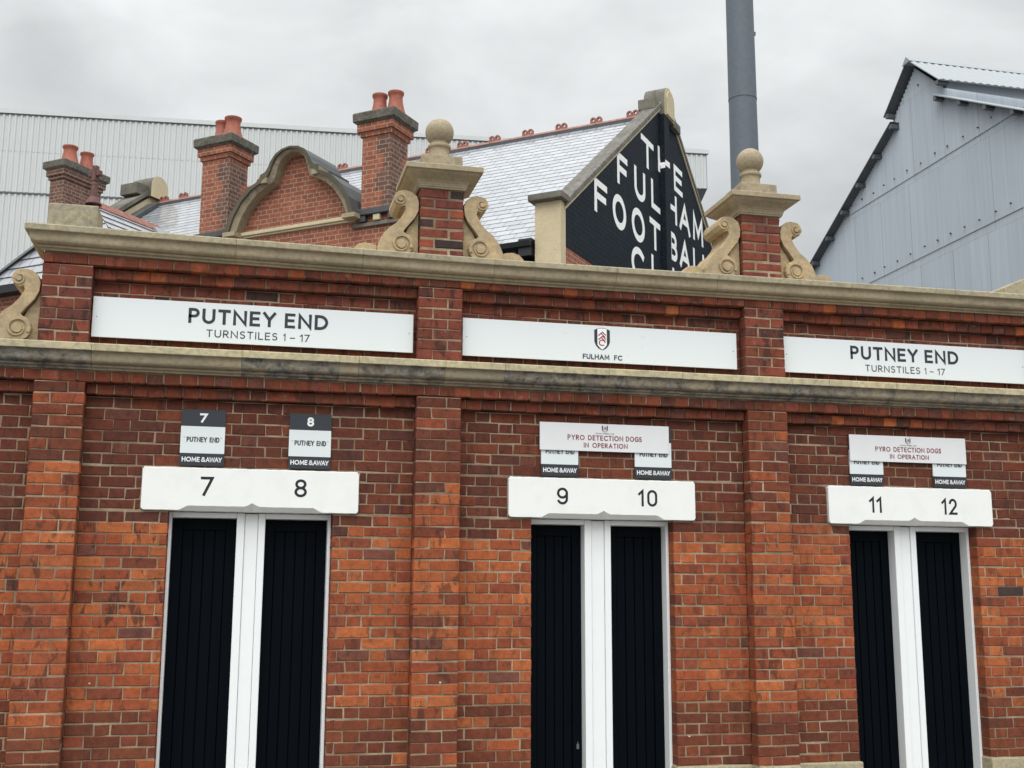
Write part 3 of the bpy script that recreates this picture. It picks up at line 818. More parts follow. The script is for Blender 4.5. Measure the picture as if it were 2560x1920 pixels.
# ================================================================== SIGNS
def crest(parent, cx, zt_, wd, h, y, red='crest_red'):
    """shield: black side stripes, white centre with the red monogram"""
    def shield(wx, hz, oz):
        P = [(-wx, oz), (-wx * .5, oz + .012 * h / .15), (0, oz + .016 * h / .15), (wx * .5, oz + .012 * h / .15), (wx, oz), (wx, oz - hz * .58), (wx * .82, oz - hz * .76), (wx * .48, oz - hz * .91), (0, oz - hz)]
        P += [(-wx * .48, oz - hz * .91), (-wx * .82, oz - hz * .76), (-wx, oz - hz * .58)]
        return [(cx + a, zt_ + b) for a, b in P]
    cr_ = MB(); q = shield(wd / 2, h, 0); cr_.poly([(a, y - .0010, b) for a, b in q][::-1])
    c = cr_.build('crest', 'letter_black', parent)
    ib = MB(); t = wd * .022; q = [(cx + (a - cx) * (1 - 2 * t / wd), zt_ - h / 2 + (b - zt_ + h / 2) * (1 - 2 * t / h)) for a, b in shield(wd / 2, h, 0)]
    ws = wd * .30                                                # clip the white centre to the middle stripe
    L_, R_ = cx - ws, cx + ws
    ib.poly([(L_, y - .0016, zt_ - h * .735), (cx - ws * .5, y - .0016, zt_ - h * .87), (cx, y - .0016, zt_ - h * .968), (cx + ws * .5, y - .0016, zt_ - h * .87), (R_, y - .0016, zt_ - h * .735), (R_, y - .0016, zt_ + h * .055), (cx, y - .0016, zt_ + h * .085), (L_, y - .0016, zt_ + h * .055)])
    ib.build('white_stripe', 'letter_white', c)
    rb = MB(); wv = wd * .072; pl = lambda a, b, d: (a, y - .0020 - d, b)
    for k, oz in enumerate((-.10, -.30)):
        z_ = zt_ + oz * h
        stroke(rb, [(cx - wd * .22, z_ - h * .17), (cx + wd * .03, z_ - h * .005), (cx + wd * .22, z_ - h * .14)], wv, pl, .0002 * k)
        stroke(rb, [(cx - wd * .06, z_ - h * .075), (cx + wd * .18, z_ - h * .235)], wv * .9, pl, .0005 + .0002 * k)
    stroke(rb, [(a, b) for a, b in arc(cx, zt_ - h * .63, wd * .19, h * .13, 15, 300, 16)], wv, pl, .0009)
    rb.build('monogram', red, c)
    return c


def fascia(x0, x1, y, label, kind):
    zb, ztp = 3.247, 3.519
    s = empty('fascia_sign', ((x0 + x1) / 2, y, zb), 0, label, 'sign', 'white fascia signs in the parapet')
    ox, oz = (x0 + x1) / 2, zb
    def sp(mb, name, m, par=s, **k):
        mb.v = [(v[0] - ox, v[1] - y, v[2] - oz) for v in mb.v]; return mb.build(name, m, par, **k)
    mb = MB(); mb.box(x0, x1, y, y + .014, zb, ztp); sp(mb, 'board', 'sign_white', bevel=.0015)
    for xx in (x0 + .028, x1 - .028):
        mb = MB()
        mb.lathe([(.0035, 0.0), (.0035, .002)], 0, 0, 10)
        n = 20; base = len(mb.v) - n
        for i in range(base, len(mb.v)):
            vx, vy, vz = mb.v[i]; mb.v[i] = (xx + vx, y - vz, (zb + ztp) / 2 + vy)
        sp(mb, 'fixing_screw', 'dark_steel')
    lb_ = MB()
    if kind == 'end':
        a, b, c_, d = (-.340, .587, -.219, .465) if x0 < 0 else (4.527, 5.450, 4.646, 5.327)
        k = (b - a) / .927
        text_run(lb_, 'PUTNEY', a, a + .575 * k, 3.373, .104, .195, y, track=.20); sp(lb_, 'lettering', 'letter_black'); lb_ = MB(); text_run(lb_, 'END', a + .634 * k, b, 3.373, .104, .195, y, track=.22)
        sp(lb_, 'lettering', 'letter_black'); lb_ = MB()
        text_run(lb_, 'TURNSTILES', c_, c_ + .468 * k, 3.283, .052, .135, y, track=.24); sp(lb_, 'lettering', 'letter_black'); lb_ = MB(); text_run(lb_, '1', c_ + .507 * k, c_ + .522 * k, 3.283, .052, .135, y)
        text_run(lb_, '-', c_ + .552 * k, c_ + .585 * k, 3.283, .052, .135, y); text_run(lb_, '17', c_ + .617 * k, d, 3.283, .052, .135, y)
        sp(lb_, 'lettering', 'letter_black')
    else:
        text_run(lb_, 'FULHAM', 2.406, 2.607, 3.267, .038, .20, y, track=.16); sp(lb_, 'lettering', 'letter_black'); lb_ = MB(); text_run(lb_, 'FC', 2.642, 2.703, 3.267, .038, .20, y, track=.2)
        sp(lb_, 'lettering', 'letter_black')
        c = crest(s, 2.553 - ox, 3.486 - oz, .118, .150, 0.0)
    return s


fascia(-.949, 1.176, -.052, 'white fascia sign reading PUTNEY END TURNSTILES 1-17 above doors 7 and 8', 'end')
fascia(1.527, 3.598, -.052, 'white fascia sign with a shield crest over FULHAM FC, between the two lettered ones', 'crest')
fascia(3.972, 6.045, -.052, 'white fascia sign reading PUTNEY END TURNSTILES 1-17 above doors 11 and 12', 'end')


def gate_sign(num, x0, x1, label, grp='turnstile number signs', z0=2.421, z1=2.795, y=-.018, wt=None):
    s = empty('gate_sign', ((x0 + x1) / 2, y, z0), 0, label, 'sign', grp); ox = (x0 + x1) / 2
    def sp(mb, name, m, **k):
        mb.v = [(v[0] - ox, v[1] - y, v[2] - z0) for v in mb.v]; return mb.build(name, m, s, **k)
    wb_, wtp = z0 + .083, z1 - .112
    mb = MB(); mb.box(x0, x1, y, y + .010, wb_, wtp); sp(mb, 'white_panel', 'sign_white')
    mb = MB(); mb.box(x0, x1, y, y + .010, wtp + .0005, z1); sp(mb, 'number_panel', 'sign_black')
    mb = MB(); mb.box(x0, x1, y, y + .010, z0, wb_ - .0005); sp(mb, 'footer_panel', 'sign_black')
    cx = (x0 + x1) / 2; W = x1 - x0
    mb = MB(); xo = {'7': (-.025, .025), '8': (-.023, .023), '9': (-.024, .024), '10': (-.045, .045), '11': (-.03, .03), '12': (-.045, .045)}[num]
    text_run(mb, num, cx + xo[0], cx + xo[1], wtp + .026, .062, .22, y, track=.2); sp(mb, 'numeral', 'letter_white')
    mb = MB(); zc = wb_ + .074
    text_run(mb, 'PUTNEY', cx - .103, cx + .028, zc, .034, .19, y, track=.16); text_run(mb, 'END', cx + .044, cx + .108, zc, .034, .19, y, track=.18)
    sp(mb, 'lettering', 'letter_black'); mb = MB()
    text_run(mb, '"', cx - .122, cx - .113, zc + .012, .022, .08, y); text_run(mb, '"', cx + .114, cx + .123, zc + .012, .022, .08, y)
    sp(mb, 'lettering', 'letter_black')
    mb = MB(); zc = z0 + .026
    text_run(mb, 'HOME', cx - .128 * W / .285, cx - .013 * W / .285, zc, .032, .19, y, track=.16); text_run(mb, '&', cx - .004 * W / .285, cx + .023 * W / .285, zc, .032, .17, y)
    text_run(mb, 'AWAY', cx + .025 * W / .285, cx + .130 * W / .285, zc, .032, .17, y, track=-.02); sp(mb, 'footer_lettering', 'letter_white')
    return s


gate_sign('7', -.350, -.066, 'black and white gate sign numbered 7 above its lintel, reading PUTNEY END and HOME & AWAY')
gate_sign('8', .354, .634, 'black and white gate sign numbered 8 above its lintel, reading PUTNEY END and HOME & AWAY')
gate_sign('9', 2.106, 2.378, 'half hidden gate sign hanging above the numeral 9, left end of its warning board')
gate_sign('10', 2.801, 3.079, 'half hidden gate sign hanging above the numeral 10, right end of its warning board')
gate_sign('11', 4.498, 4.774, 'half hidden gate sign hanging above the numeral 11, left end of its warning board', z0=2.418)
gate_sign('12', 5.194, 5.476, 'half hidden gate sign hanging above the numeral 12, right end of its warning board', z0=2.418)


def warning(x0, x1, z0, z1, cx, label):
    y = -.032
    s = empty('warning_sign', ((x0 + x1) / 2, y, z0), 0, label, 'sign', 'detection dog warning boards'); ox = (x0 + x1) / 2
    def sp(mb, name, m, **k):
        mb.v = [(v[0] - ox, v[1] - y, v[2] - z0) for v in mb.v]; return mb.build(name, m, s, **k)
    mb = MB(); mb.box(x0, x1, y, y + .010, z0, z1); sp(mb, 'board', 'sign_white_worn', bevel=.002)
    mb = MB()
    for wd, a, b in (('PYRO', -.277, -.151), ('DETECTION', -.125, .137), ('DOGS', .157, .277)):
        text_run(mb, wd, cx + a, cx + b, z0 + .050 + .028, .037, .175, y, track=.26)
    sp(mb, 'lettering', 'letter_red'); mb = MB()
    for wd, a, b in (('IN', -.158, -.121), ('OPERATION', -.094, .170)):
        text_run(mb, wd, cx + a, cx + b, z0 + .011 + .024 - .010, .035, .175, y, track=.24)
    sp(mb, 'lettering', 'letter_red')
    mb = MB(); text_run(mb, 'FULHAM', cx - .068, cx - .018, z0 + .125, .0085, .16, y, track=.2); text_run(mb, 'FOOTBALL', cx - .011, cx + .036, z0 + .125, .0085, .16, y, track=.2); text_run(mb, 'CLUB', cx + .043, cx + .068, z0 + .125, .0085, .16, y, track=.2)
    sp(mb, 'club_lettering', 'letter_black')
    crest(s, cx - ox, z1 - z0 - .014, .045, .047, 0.0, 'letter_red')


warning(2.093, 3.058, 2.603, 2.802, 2.573, 'white warning board in red capitals covering the gate signs over doors 9 and 10')
warning(4.496, 5.478, 2.598, 2.797, 4.985, 'white warning board in red capitals covering the gate signs over doors 11 and 12')

# ================================================================== COTTAGE BEHIND (local x = towards its black gable, y = into the building)
CO = (4.3898, 7.3508, 0.0)
cot = empty('cottage', CO, R(-39), 'red brick cottage with slate roofs, tall chimneys and a black gable lettered in white', 'building')


def cp(mb, name, m, parent=cot, **k):
    return mb.build(name, m, parent, **k)


RS, RZ0 = .775, 6.66                          # roof slope and its height above the front wall line
RIDGE_Y, RIDGE_Z = 4.55, 6.66 + .775 * 4.55


def slates(mb, origin, udir, sdir, nrm, ulen, slen, gauge=.20, u_of=None):
    """courses of slates: each a strip tilted a little above the one below"""
    o = Vector(origin); u = Vector(udir).normalized(); s = Vector(sdir).normalized(); n = Vector(nrm).normalized()
    k = 0; t = 0.0
    while t < slen:
        t2 = min(t + gauge, slen); a0, a1 = (0, ulen) if u_of is None else u_of(t); b0, b1 = (a0, a1) if u_of is None else u_of(t2)
        p = [o + u * a0 + s * t + n * .0065, o + u * a1 + s * t + n * .0065, o + u * b1 + s * t2 + n * .003, o + u * b0 + s * t2 + n * .003]
        U = [(a0, t), (a1, t), (b1, t2), (b0, t2)]
        mb.poly(p, 0, uv=U)
        mb.poly([o + u * a0 + s * t, o + u * a1 + s * t, p[1], p[0]], 0, uv=[(a0, t), (a1, t), (a1, t + .01), (a0, t + .01)])
        t = t2; k += 1


SL = math.hypot(1, RS)
mb = MB()
y_e = -.16
slates(mb, (-11.9, y_e, RZ0 + RS * y_e), (1, 0, 0), (0, 1, RS), (0, -RS, 1), 11.9 - .20, (RIDGE_Y - y_e) * SL)
mb.poly([(-11.9, RIDGE_Y, RIDGE_Z), (-.20, RIDGE_Y, RIDGE_Z), (-.20, 9.2, RIDGE_Z - RS * 4.65), (-11.9, 9.2, RIDGE_Z - RS * 4.65)], 0, uv=[(0, 0), (11, 0), (11, 5), (0, 5)])
roof = cp(mb, 'roof', 'wet_slate')
# ridge tiles with looped crests
mb = MB(); n = 26
for i in range(n):
    xa = -11.75 + i * (11.30 / n); xb = xa + 11.30 / n - .012
    mb.prismx([(RIDGE_Y - .15, RIDGE_Z - .085), (RIDGE_Y - .145, RIDGE_Z - .065), (RIDGE_Y - .03, RIDGE_Z + .035), (RIDGE_Y + .03, RIDGE_Z + .035), (RIDGE_Y + .15, RIDGE_Z - .085)], xa, xb)
rt = mb.build('ridge_tiles', 'ridge_terracotta', roof)
mbk = MB()
mbk.box(-11.75, -.42, RIDGE_Y - .165, RIDGE_Y - .05, RIDGE_Z - .125, RIDGE_Z - .055); mbk.build('ridge_flashing', 'lead_sheet', roof)


def crest_tile(x):
    mb = MB(); y = 0.0
    mb.box(-.115, .115, -.026, .026, -.02, .036)
    for cx in (-.058, .058):
        n_ = 16; ro, ri, cz = .058, .026, .066
        b = len(mb.v)
        for yy in (-.022, .022):
            for rr in (ro, ri):
                mb.v.extend((cx + rr * math.cos(2 * math.pi * i / n_), yy, cz + rr * math.sin(2 * math.pi * i / n_)) for i in range(n_))
        for i in range(n_):
            q = (i + 1) % n_
            mb.face((b + i, b + q, b + n_ + q, b + n_ + i)); mb.face((b + 2 * n_ + q, b + 2 * n_ + i, b + 3 * n_ + i, b + 3 * n_ + q))
            mb.face((b + q, b + i, b + 2 * n_ + i, b + 2 * n_ + q)); mb.face((b + n_ + i, b + n_ + q, b + 3 * n_ + q, b + 3 * n_ + i))
    return mb.build('ridge_crest', 'ridge_terracotta', roof, loc=(x, RIDGE_Y, RIDGE_Z + .03))


ct = crest_tile(-.62)
for x in (-1.33, -2.03, -2.72, -3.42, -4.12, -4.83, -5.52, -6.20, -6.90, -7.60, -8.95, -10.35, -11.05, -11.60):
    c_ = ct.copy(); col.objects.link(c_); c_.location = (x, RIDGE_Y, RIDGE_Z + .03)

# gable end, painted black, its face on local x = 0
GS = .735
gz = lambda g: 7.05 + GS * g if g < 4.60 else 7.05 + GS * 9.2 - GS * g
mb = MB()
mb.prismx([(.0, 6.43), (9.2, 6.43), (9.2, 7.02), (4.60, 10.40), (.0, 7.02)], -.21, .0)
cp(mb, 'gable_wall', 'black_painted_brick')
mb = MB(); mb.prismx([(.0, 0), (9.2, 0), (9.2, 6.428), (.0, 6.428)], -.34, -.002); cp(mb, 'gable_wall', 'cottage_brick')
mb = MB(); mb.box(.0, .09, 4.20, 4.46, 3, 10.02); mb.box(.0, .15, 4.40, 4.62, 6.60, 6.68); cp(mb, 'gable_pilaster', 'black_painted_brick')
# coping stones on the slopes, kneeler and apex stone
mb = MB()
for sgn in (1, -1):
    Y = lambda g: g if sgn > 0 else 9.2 - g
    a, b = -.05, 4.28
    P = [(Y(a), 7.05 + GS * a), (Y(a), 7.05 + GS * a + .10), (Y(b), 7.05 + GS * b + .10), (Y(b), 7.05 + GS * b)]
    if sgn > 0: P = P[::-1]
    mb.prismx(P, -.235, .04, so=.5)
    q = [(Y(a), 7.05 + GS * a - .05), (Y(a), 7.05 + GS * a - .002), (Y(b), 7.05 + GS * b - .002), (Y(b), 7.05 + GS * b - .05)]
    if sgn > 0: q = q[::-1]
    mb.prismx(q, -.22, .022, 1)
mb.box(-.46, .06, -.30, -.02, 7.07, 7.17); mb.box(-.46, .06, 9.22, 9.5, 7.07, 7.17)
cp(mb, 'gable_coping', ['dark_coping_stone', 'pale_stone'], bevel=.012)
mb = MB(); mb.box(-.40, -.002, -.188, -.002, 0, 7.07)
cp(mb, 'kneeler', 'pale_stone', bevel=.01)
mb = MB(); cy_ = 4.50; r_ = .265; zb_ = 10.02
P = [(cy_ - r_, zb_), (cy_ + r_, zb_)] + [(cy_ + r_ * math.cos(R(a)), 10.34 + r_ * math.sin(R(a))) for a in range(0, 181, 12)]
mb.prismx(P[::-1], -.10, .095, 1, 0)
P2 = [(cy_ - r_ * .78, zb_ + .02), (cy_ + r_ * .78, zb_ + .02)] + [(cy_ + r_ * .78 * math.cos(R(a)), 10.33 + r_ * .78 * math.sin(R(a))) for a in range(0, 181, 12)]
mb.prismx(P2[::-1], .095, .125, 1)
mb.prismx(P[::-1], -.30, -.10, 0)
mb.box(-.29, .02, 3.90, 4.235, 10.02, 10.22); mb.box(-.26, .08, 4.77, 5.18, 9.98, 10.14)
cp(mb, 'apex_stone', ['dark_coping_stone', 'pale_stone'], bevel=.012)

# lettering on the black gable (the middle strokes hide behind the pilaster)
lm = MB()
pl = lambda x, z, d: (.003 + d, x, z)                   # on the wall face
pp = lambda x, z, d: (.093 + d, x, z)                   # on the pilaster face
HT = .53
LW = .104


def gl(s, x0, x1, ztop, h=HT, wt=.20, place=pl):
    lm_ = MB(); text_run(lm_, s, x0, x1, ztop - h, h, wt, place=place, slope=0.0); cp(lm_, 'gable_letter', 'gable_letter_paint')


rz = lambda base, g: base + .045 * (g - 3.0)
gl('T', 3.20, 3.84, rz(9.285, 3.5))
stroke(lm, [(4.125, rz(8.93, 4.1)), (4.125, rz(9.30, 4.1))], LW, pl, .001); stroke(lm, [(4.07, rz(9.06, 4.1)), (4.198, rz(9.065, 4.2))], LW, pl, .0015, cap=False)
stroke(lm, [(4.203, rz(9.06, 4.2)), (4.455, rz(9.07, 4.4))], LW, pp, .001, cap=False)
lm.poly([(.004, 4.1975, 9.012), (.094, 4.1975, 9.012), (.094, 4.1975, 9.118), (.004, 4.1975, 9.118)])
gl('E', 4.95, 5.45, rz(9.285, 5.2) - .02, .50)
gl('F', 2.05, 2.52, rz(8.615, 2.3)); gl('U', 2.84, 3.38, rz(8.62, 3.1), .55); gl('L', 3.68, 4.14, rz(8.63, 3.9), .52)
cp(lm, 'gable_letter', 'gable_letter_paint'); lm = MB()
stroke(lm, [(4.60, rz(8.40, 4.8)), (5.00, rz(8.41, 5.0))], LW, pl, .001, cap=False); stroke(lm, [(5.03, rz(8.18, 5.0)), (5.03, rz(8.62, 5.0))], LW, pl, .0015)
gl('A', 5.23, 5.87, rz(8.645, 5.6), .54); gl('M', 6.05, 6.70, rz(8.645, 6.4), .54)
gl('F', 1.07, 1.60, rz(7.90, 1.3)); gl('O', 1.83, 2.43, rz(7.91, 2.1), .57); gl('O', 2.69, 3.32, rz(7.915, 3.0), .57); gl('T', 3.57, 4.12, rz(7.92, 3.85))
gl('B', 4.64, 5.06, rz(7.935, 5.0), .52); gl('A', 5.20, 5.83, rz(7.94, 5.5), .54); gl('L', 6.02, 6.42, rz(7.94, 6.2), .52); gl('L', 6.62, 7.0, rz(7.94, 6.8), .52)
gl('C', 2.65, 3.23, rz(7.25, 2.9), .57); gl('L', 3.63, 4.12, rz(7.28, 3.8), .52); gl('U', 4.75, 5.30, rz(7.28, 5.0), .54); gl('B', 5.60, 6.05, rz(7.28, 5.8), .52)
cp(lm, 'gable_letter', 'gable_letter_paint')

# front wall with the shaped gable, string course and eaves
mb = MB(); mb.box(-7.3, -2.55, 0, .3, 0, 7.36); cp(mb, 'front_wall', 'cottage_brick')
mb = MB(); mb.box(-2.548, -.404, .06, .3, 0, 6.50); cp(mb, 'front_wall', 'black_gutter_paint')
mb = MB(); mb.box(-11.9, -7.302, .02, .3, 0, 6.60); cp(mb, 'front_wall', 'cottage_brick')
mb = MB(); mb.box(-5.78, -3.55, -.075, -.002, 7.315, 7.375); mb.box(-5.78, -3.50, -.045, -.003, 7.285, 7.314); cp(mb, 'string_course', 'pale_stone', bevel=.008)
mb = MB(); mb.box(-3.50, -2.40, -.10, .25, 7.34, 7.44); cp(mb, 'lead_ledge', 'lead_sheet', bevel=.01)
mb = MB(); mb.box(-7.25, -5.95, -.12, .25, 7.36, 7.46); cp(mb, 'lead_ledge', 'lead_sheet', bevel=.01)
for k in range(4):
    mb = MB(); mb.box(-3.42 + k * .26, -3.30 + k * .26, -.08, -.002, 7.24, 7.335); cp(mb, 'ledge_bracket', 'pale_stone' if k % 2 else 'lead_sheet', bevel=.01)
mb = MB(); mb.box(-3.55, -2.40, -.05, -.002, 7.17, 7.225); cp(mb, 'string_course', 'dark_coping_stone')
mb = MB(); mb.prismx([(-.32, 6.50), (-.30, 6.43), (-.20, 6.40), (-.13, 6.43), (-.12, 6.50)], -2.5, -.42)
mb.box(-.62, -.42, -.26, .05, 6.30, 6.55); mb.box(-.75, -.68, -.2, .04, 5.6, 6.42); cp(mb, 'gutter', 'black_gutter_paint')
# shaped gable
inn = [(0, 8.555), (.13, 8.525), (.23, 8.44), (.285, 8.32), (.315, 8.20), (.35, 8.11), (.44, 8.065), (.52, 8.03), (.66, 7.95), (.82, 7.80), (.96, 7.60), (1.06, 7.36)]
outc = [(0, 8.625), (.16, 8.60), (.285, 8.53), (.37, 8.42), (.415, 8.325), (.47, 8.255), (.56, 8.225), (.57, 8.14), (.80, 8.035), (1.0, 7.845), (1.14, 7.62), (1.22, 7.36)]
GX = -4.64
wall = [(GX - d, z) for d, z in inn[::-1]] + [(GX + d, z) for d, z in inn[1:]]
mb = MB(); mb.prism(wall[::-1], .015, .30); cp(mb, 'shaped_gable', 'cottage_brick')
mb = MB()
A = [(GX - d, z) for d, z in inn[::-1]] + [(GX + d, z) for d, z in inn[1:]]
B = [(GX - d, z) for d, z in outc[::-1]] + [(GX + d, z) for d, z in outc[1:]]
for i in range(len(A) - 1):
    a0, a1, b0, b1 = A[i], A[i + 1], B[i], B[i + 1]
    y0, y1 = -.21, .62
    m0 = (b0[0] * .55 + a0[0] * .45, b0[1] * .55 + a0[1] * .45); m1 = (b1[0] * .55 + a1[0] * .45, b1[1] * .55 + a1[1] * .45)
    dk = min(1, max(0, (a0[1] - 7.45) / .4))
    mb.poly([(m0[0], y0 - .03, m0[1]), (m1[0], y0 - .03, m1[1]), (b1[0], y0 - .03, b1[1]), (b0[0], y0 - .03, b0[1])], 2)
    mb.poly([(m0[0], y0 + .01, m0[1]), (m1[0], y0 + .01, m1[1]), (m1[0], y0 - .03, m1[1]), (m0[0], y0 - .03, m0[1])], 2)
    mb.poly([(a0[0], y0 + .05, a0[1]), (a1[0], y0 + .05, a1[1]), (m1[0], y0 + .01, m1[1]), (m0[0], y0 + .01, m0[1])], 0, so=.10 + .45 * dk)
    mb.poly([(a1[0], y0 + .05, a1[1]), (a0[0], y0 + .05, a0[1]), (a0[0], .3, a0[1]), (a1[0], .3, a1[1])], 0, so=.22)
    mb.poly([(b0[0], y0 - .03, b0[1]), (b1[0], y0 - .03, b1[1]), (b1[0], y1, b1[1] + .01), (b0[0], y1, b0[1] + .01)], 1)
    mb.poly([(b0[0], y1, b0[1] + .01), (b1[0], y1, b1[1] + .01), (a1[0], y1, a1[1]), (a0[0], y1, a0[1])], 1)
for i in (0, -1):
    mb.poly([(A[i][0], -.16, A[i][1]), (B[i][0], -.24, B[i][1]), (B[i][0], .62, B[i][1]), (A[i][0], .62, A[i][1])], 0, so=.3)
for sx in (-1, 1):
    x_ = GX + sx * 1.14; mb.box(x_ - .12, x_ + .12, -.24, .1, 7.29, 7.358, 0); mb.box(GX + sx * .505 - .075, GX + sx * .505 + .075, -.235, .01, 8.085, 8.20, 0, so=.2)
cp(mb, 'gable_coping', ['lower_stone', 'lead_sheet', 'cap_stone'])


# chimneys
def chimney(x0, x1, y0, y1, zb, zs, pots, bm='cottage_brick', pz=.0, ps=1.0):
    e = bpy.data.objects.new('chimney', None); col.objects.link(e); e.parent = cot; cx, cy = (x0 + x1) / 2, (y0 + y1) / 2; e.location = (cx, cy, zb); e.empty_display_size = .2
    hx, hy = (x1 - x0) / 2, (y1 - y0) / 2
    def p(mb, name, m, **k):
        return mb.build(name, m, e, **k)
    mb = MB(); H = zs - zb
    mb.rings([(0, hx, hy), (H - .20, hx, hy), (H - .199, hx + .03, hy + .03), (H - .125, hx + .03, hy + .03), (H - .124, hx + .065, hy + .065), (H, hx + .065, hy + .065)], 0, 0)
    # darker brick quoins at the front corner and across the right face
    s_ = p(mb, 'shaft', bm)
    if bm == 'cottage_brick':
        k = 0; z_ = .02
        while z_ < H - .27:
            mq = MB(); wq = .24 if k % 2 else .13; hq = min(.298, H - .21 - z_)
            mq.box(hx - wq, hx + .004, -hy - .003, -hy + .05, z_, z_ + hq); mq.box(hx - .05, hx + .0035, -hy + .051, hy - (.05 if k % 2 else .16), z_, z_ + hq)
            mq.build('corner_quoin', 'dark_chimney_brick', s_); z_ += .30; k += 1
    mb = MB(); mb.rings([(H + .001, hx + .075, hy + .075), (H + .03, hx + .105, hy + .105), (H + .031, hx + .118, hy + .118), (H + .165, hx + .123, hy + .123), (H + .18, hx + .108, hy + .108), (H + .22, hx - .02, hy - .02), (H + .23, hx - .05, hy - .05)], 0, 0, so=.45)
    p(mb, 'chimney_cap', 'cap_stone', bevel=.010)
    for (ax, ay, k) in pots:
        mb = MB(); z0 = H + .19; r = k * ps
        mb.lathe([(.166 * r, z0), (.150 * r, z0 + 0.058), (.126 * r, z0 + 0.141), (.108 * r, z0 + 0.237), (.103 * r, z0 + 0.301), (.106 * r, z0 + 0.335), (.118 * r, z0 + 0.356), (.124 * r, z0 + 0.374), (.124 * r, z0 + 0.399), (.104 * r, z0 + 0.401), (.098 * r, z0 + 0.320)], ax, ay, 28)
        p(mb, 'chimney_pot', 'terracotta', smooth=True)
    return e


chimney(-3.43, -2.915, 0, .50, 7.42, 8.83, [(-.13, .02, 1.0), (.15, .04, 1.03)])
chimney(-6.59, -6.02, 0, .47, 7.46, 8.95, [(-.15, .06, 1.0), (.12, .0, 1.17)], bm='cottage_brick')
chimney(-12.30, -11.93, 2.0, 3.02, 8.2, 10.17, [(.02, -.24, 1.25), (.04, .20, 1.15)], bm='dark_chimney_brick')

# left gable end with its coping and apex
mb = MB(); mb.prismx([(.0, 0), (9.1, 0), (9.1, RIDGE_Z - RS * 4.55 + .25), (4.55, RIDGE_Z + .25), (.0, RZ0 + .25)], -12.25, -11.85); cp(mb, 'gable_wall', 'pale_stone')
mb = MB(); mb.prismx([(4.4, RIDGE_Z + .22), (4.4, RIDGE_Z + .34), (.0, RZ0 + .36), (.0, RZ0 + .252)], -12.32, -11.80)
mb.prismx([(4.7, RIDGE_Z + .22), (9.1, RZ0 + .24), (9.1, RZ0 + .36), (4.7, RIDGE_Z + .34)], -12.32, -11.80); cp(mb, 'gable_coping', 'dark_coping_stone', bevel=.01)
mb = MB(); cy_ = 4.55
P = [(cy_ - r_, RIDGE_Z + .1), (cy_ + r_, RIDGE_Z + .1)] + [(cy_ + r_ * math.cos(R(a)), RIDGE_Z + .36 + r_ * math.sin(R(a))) for a in range(0, 181, 12)]
mb.prismx(P[::-1], -12.35, -11.74, 1, 0); mb.box(-12.3, -11.82, cy_ - .62, cy_ - r_ - .002, RIDGE_Z + .08, RIDGE_Z + .33)
cp(mb, 'apex_stone', ['dark_coping_stone', 'pale_stone'], bevel=.01)
mb = MB(); mb.prismx([(3.9, RZ0 + RS * 3.9 + .02), (4.3, RZ0 + RS * 4.3 + .02), (4.3, RZ0 + RS * 4.3 + .12), (2.2, RZ0 + RS * 2.2 + .12), (2.2, RZ0 + RS * 2.2 + .02)], -11.83, -11.52); cp(mb, 'lead_flashing', 'lead_sheet')

# hipped bay roof with a terracotta finial
BP = Vector((-9.1, .10, 8.42))
c1_ = BP + Vector((-1.75, -.78, -1.56)); c2_ = BP + Vector((1.35, -.62, -1.24)); back = Vector((BP.x, 2.25, BP.z))
mb = MB()
sd1 = (c1_ - BP); sd2 = (c2_ - BP)
# front slope between the two hips
ns = 9
def lerp(a, b, t): return a + (b - a) * t
fr_n = Vector((0, -.894, .447))
for i in range(ns):
    t0, t1 = i / ns, (i + 1) / ns
    l0, l1 = lerp(BP, c1_, t0), lerp(BP, c1_, t1); q0, q1 = lerp(BP, BP + Vector((1.75, -.78, -1.56)), t0), lerp(BP, BP + Vector((1.75, -.78, -1.56)), t1)
    up = fr_n * .016
    mb.poly([l1 + up, q1 + up, q0, l0], 0, uv=[(l1.x, 1 - t1 * 1.8), (q1.x, 1 - t1 * 1.8), (q0.x, 1 - t0 * 1.8), (l0.x, 1 - t0 * 1.8)])
    mb.poly([l1, q1, q1 + up, l1 + up], 0)
for sx in (-1, 1):
    n_ = Vector((sx * .6, 0, .8))
    e0 = BP + Vector((sx * 1.75, -.78, -1.56)); e1 = Vector((e0.x, 2.25, e0.z))
    for i in range(10):
        t0, t1 = i / 10, (i + 1) / 10
        a0, a1 = lerp(BP, e0, t0), lerp(BP, e0, t1); b0, b1 = lerp(back, e1, t0), lerp(back, e1, t1); up = n_ * .016
        P = [a1 + up, b1 + up, b0, a0]; U = [(a1.y, 5 - t1 * 2), (b1.y, 5 - t1 * 2), (b0.y, 5 - t0 * 2), (a0.y, 5 - t0 * 2)]
        Q = [a1, b1, b1 + up, a1 + up]
        if sx < 0: P = P[::-1]; U = U[::-1]; Q = Q[::-1]
        mb.poly(P, 0, uv=U); mb.poly(Q, 0)
bay = cp(mb, 'bay_roof', 'wet_slate')
mb = MB(); mb.prism([(BP.x - .11, BP.z - .07), (BP.x + .11, BP.z - .07), (BP.x + .03, BP.z + .06), (BP.x - .03, BP.z + .06)], BP.y, 1.75)
mb.build('ridge_tiles', 'ridge_terracotta', bay); mb = MB()
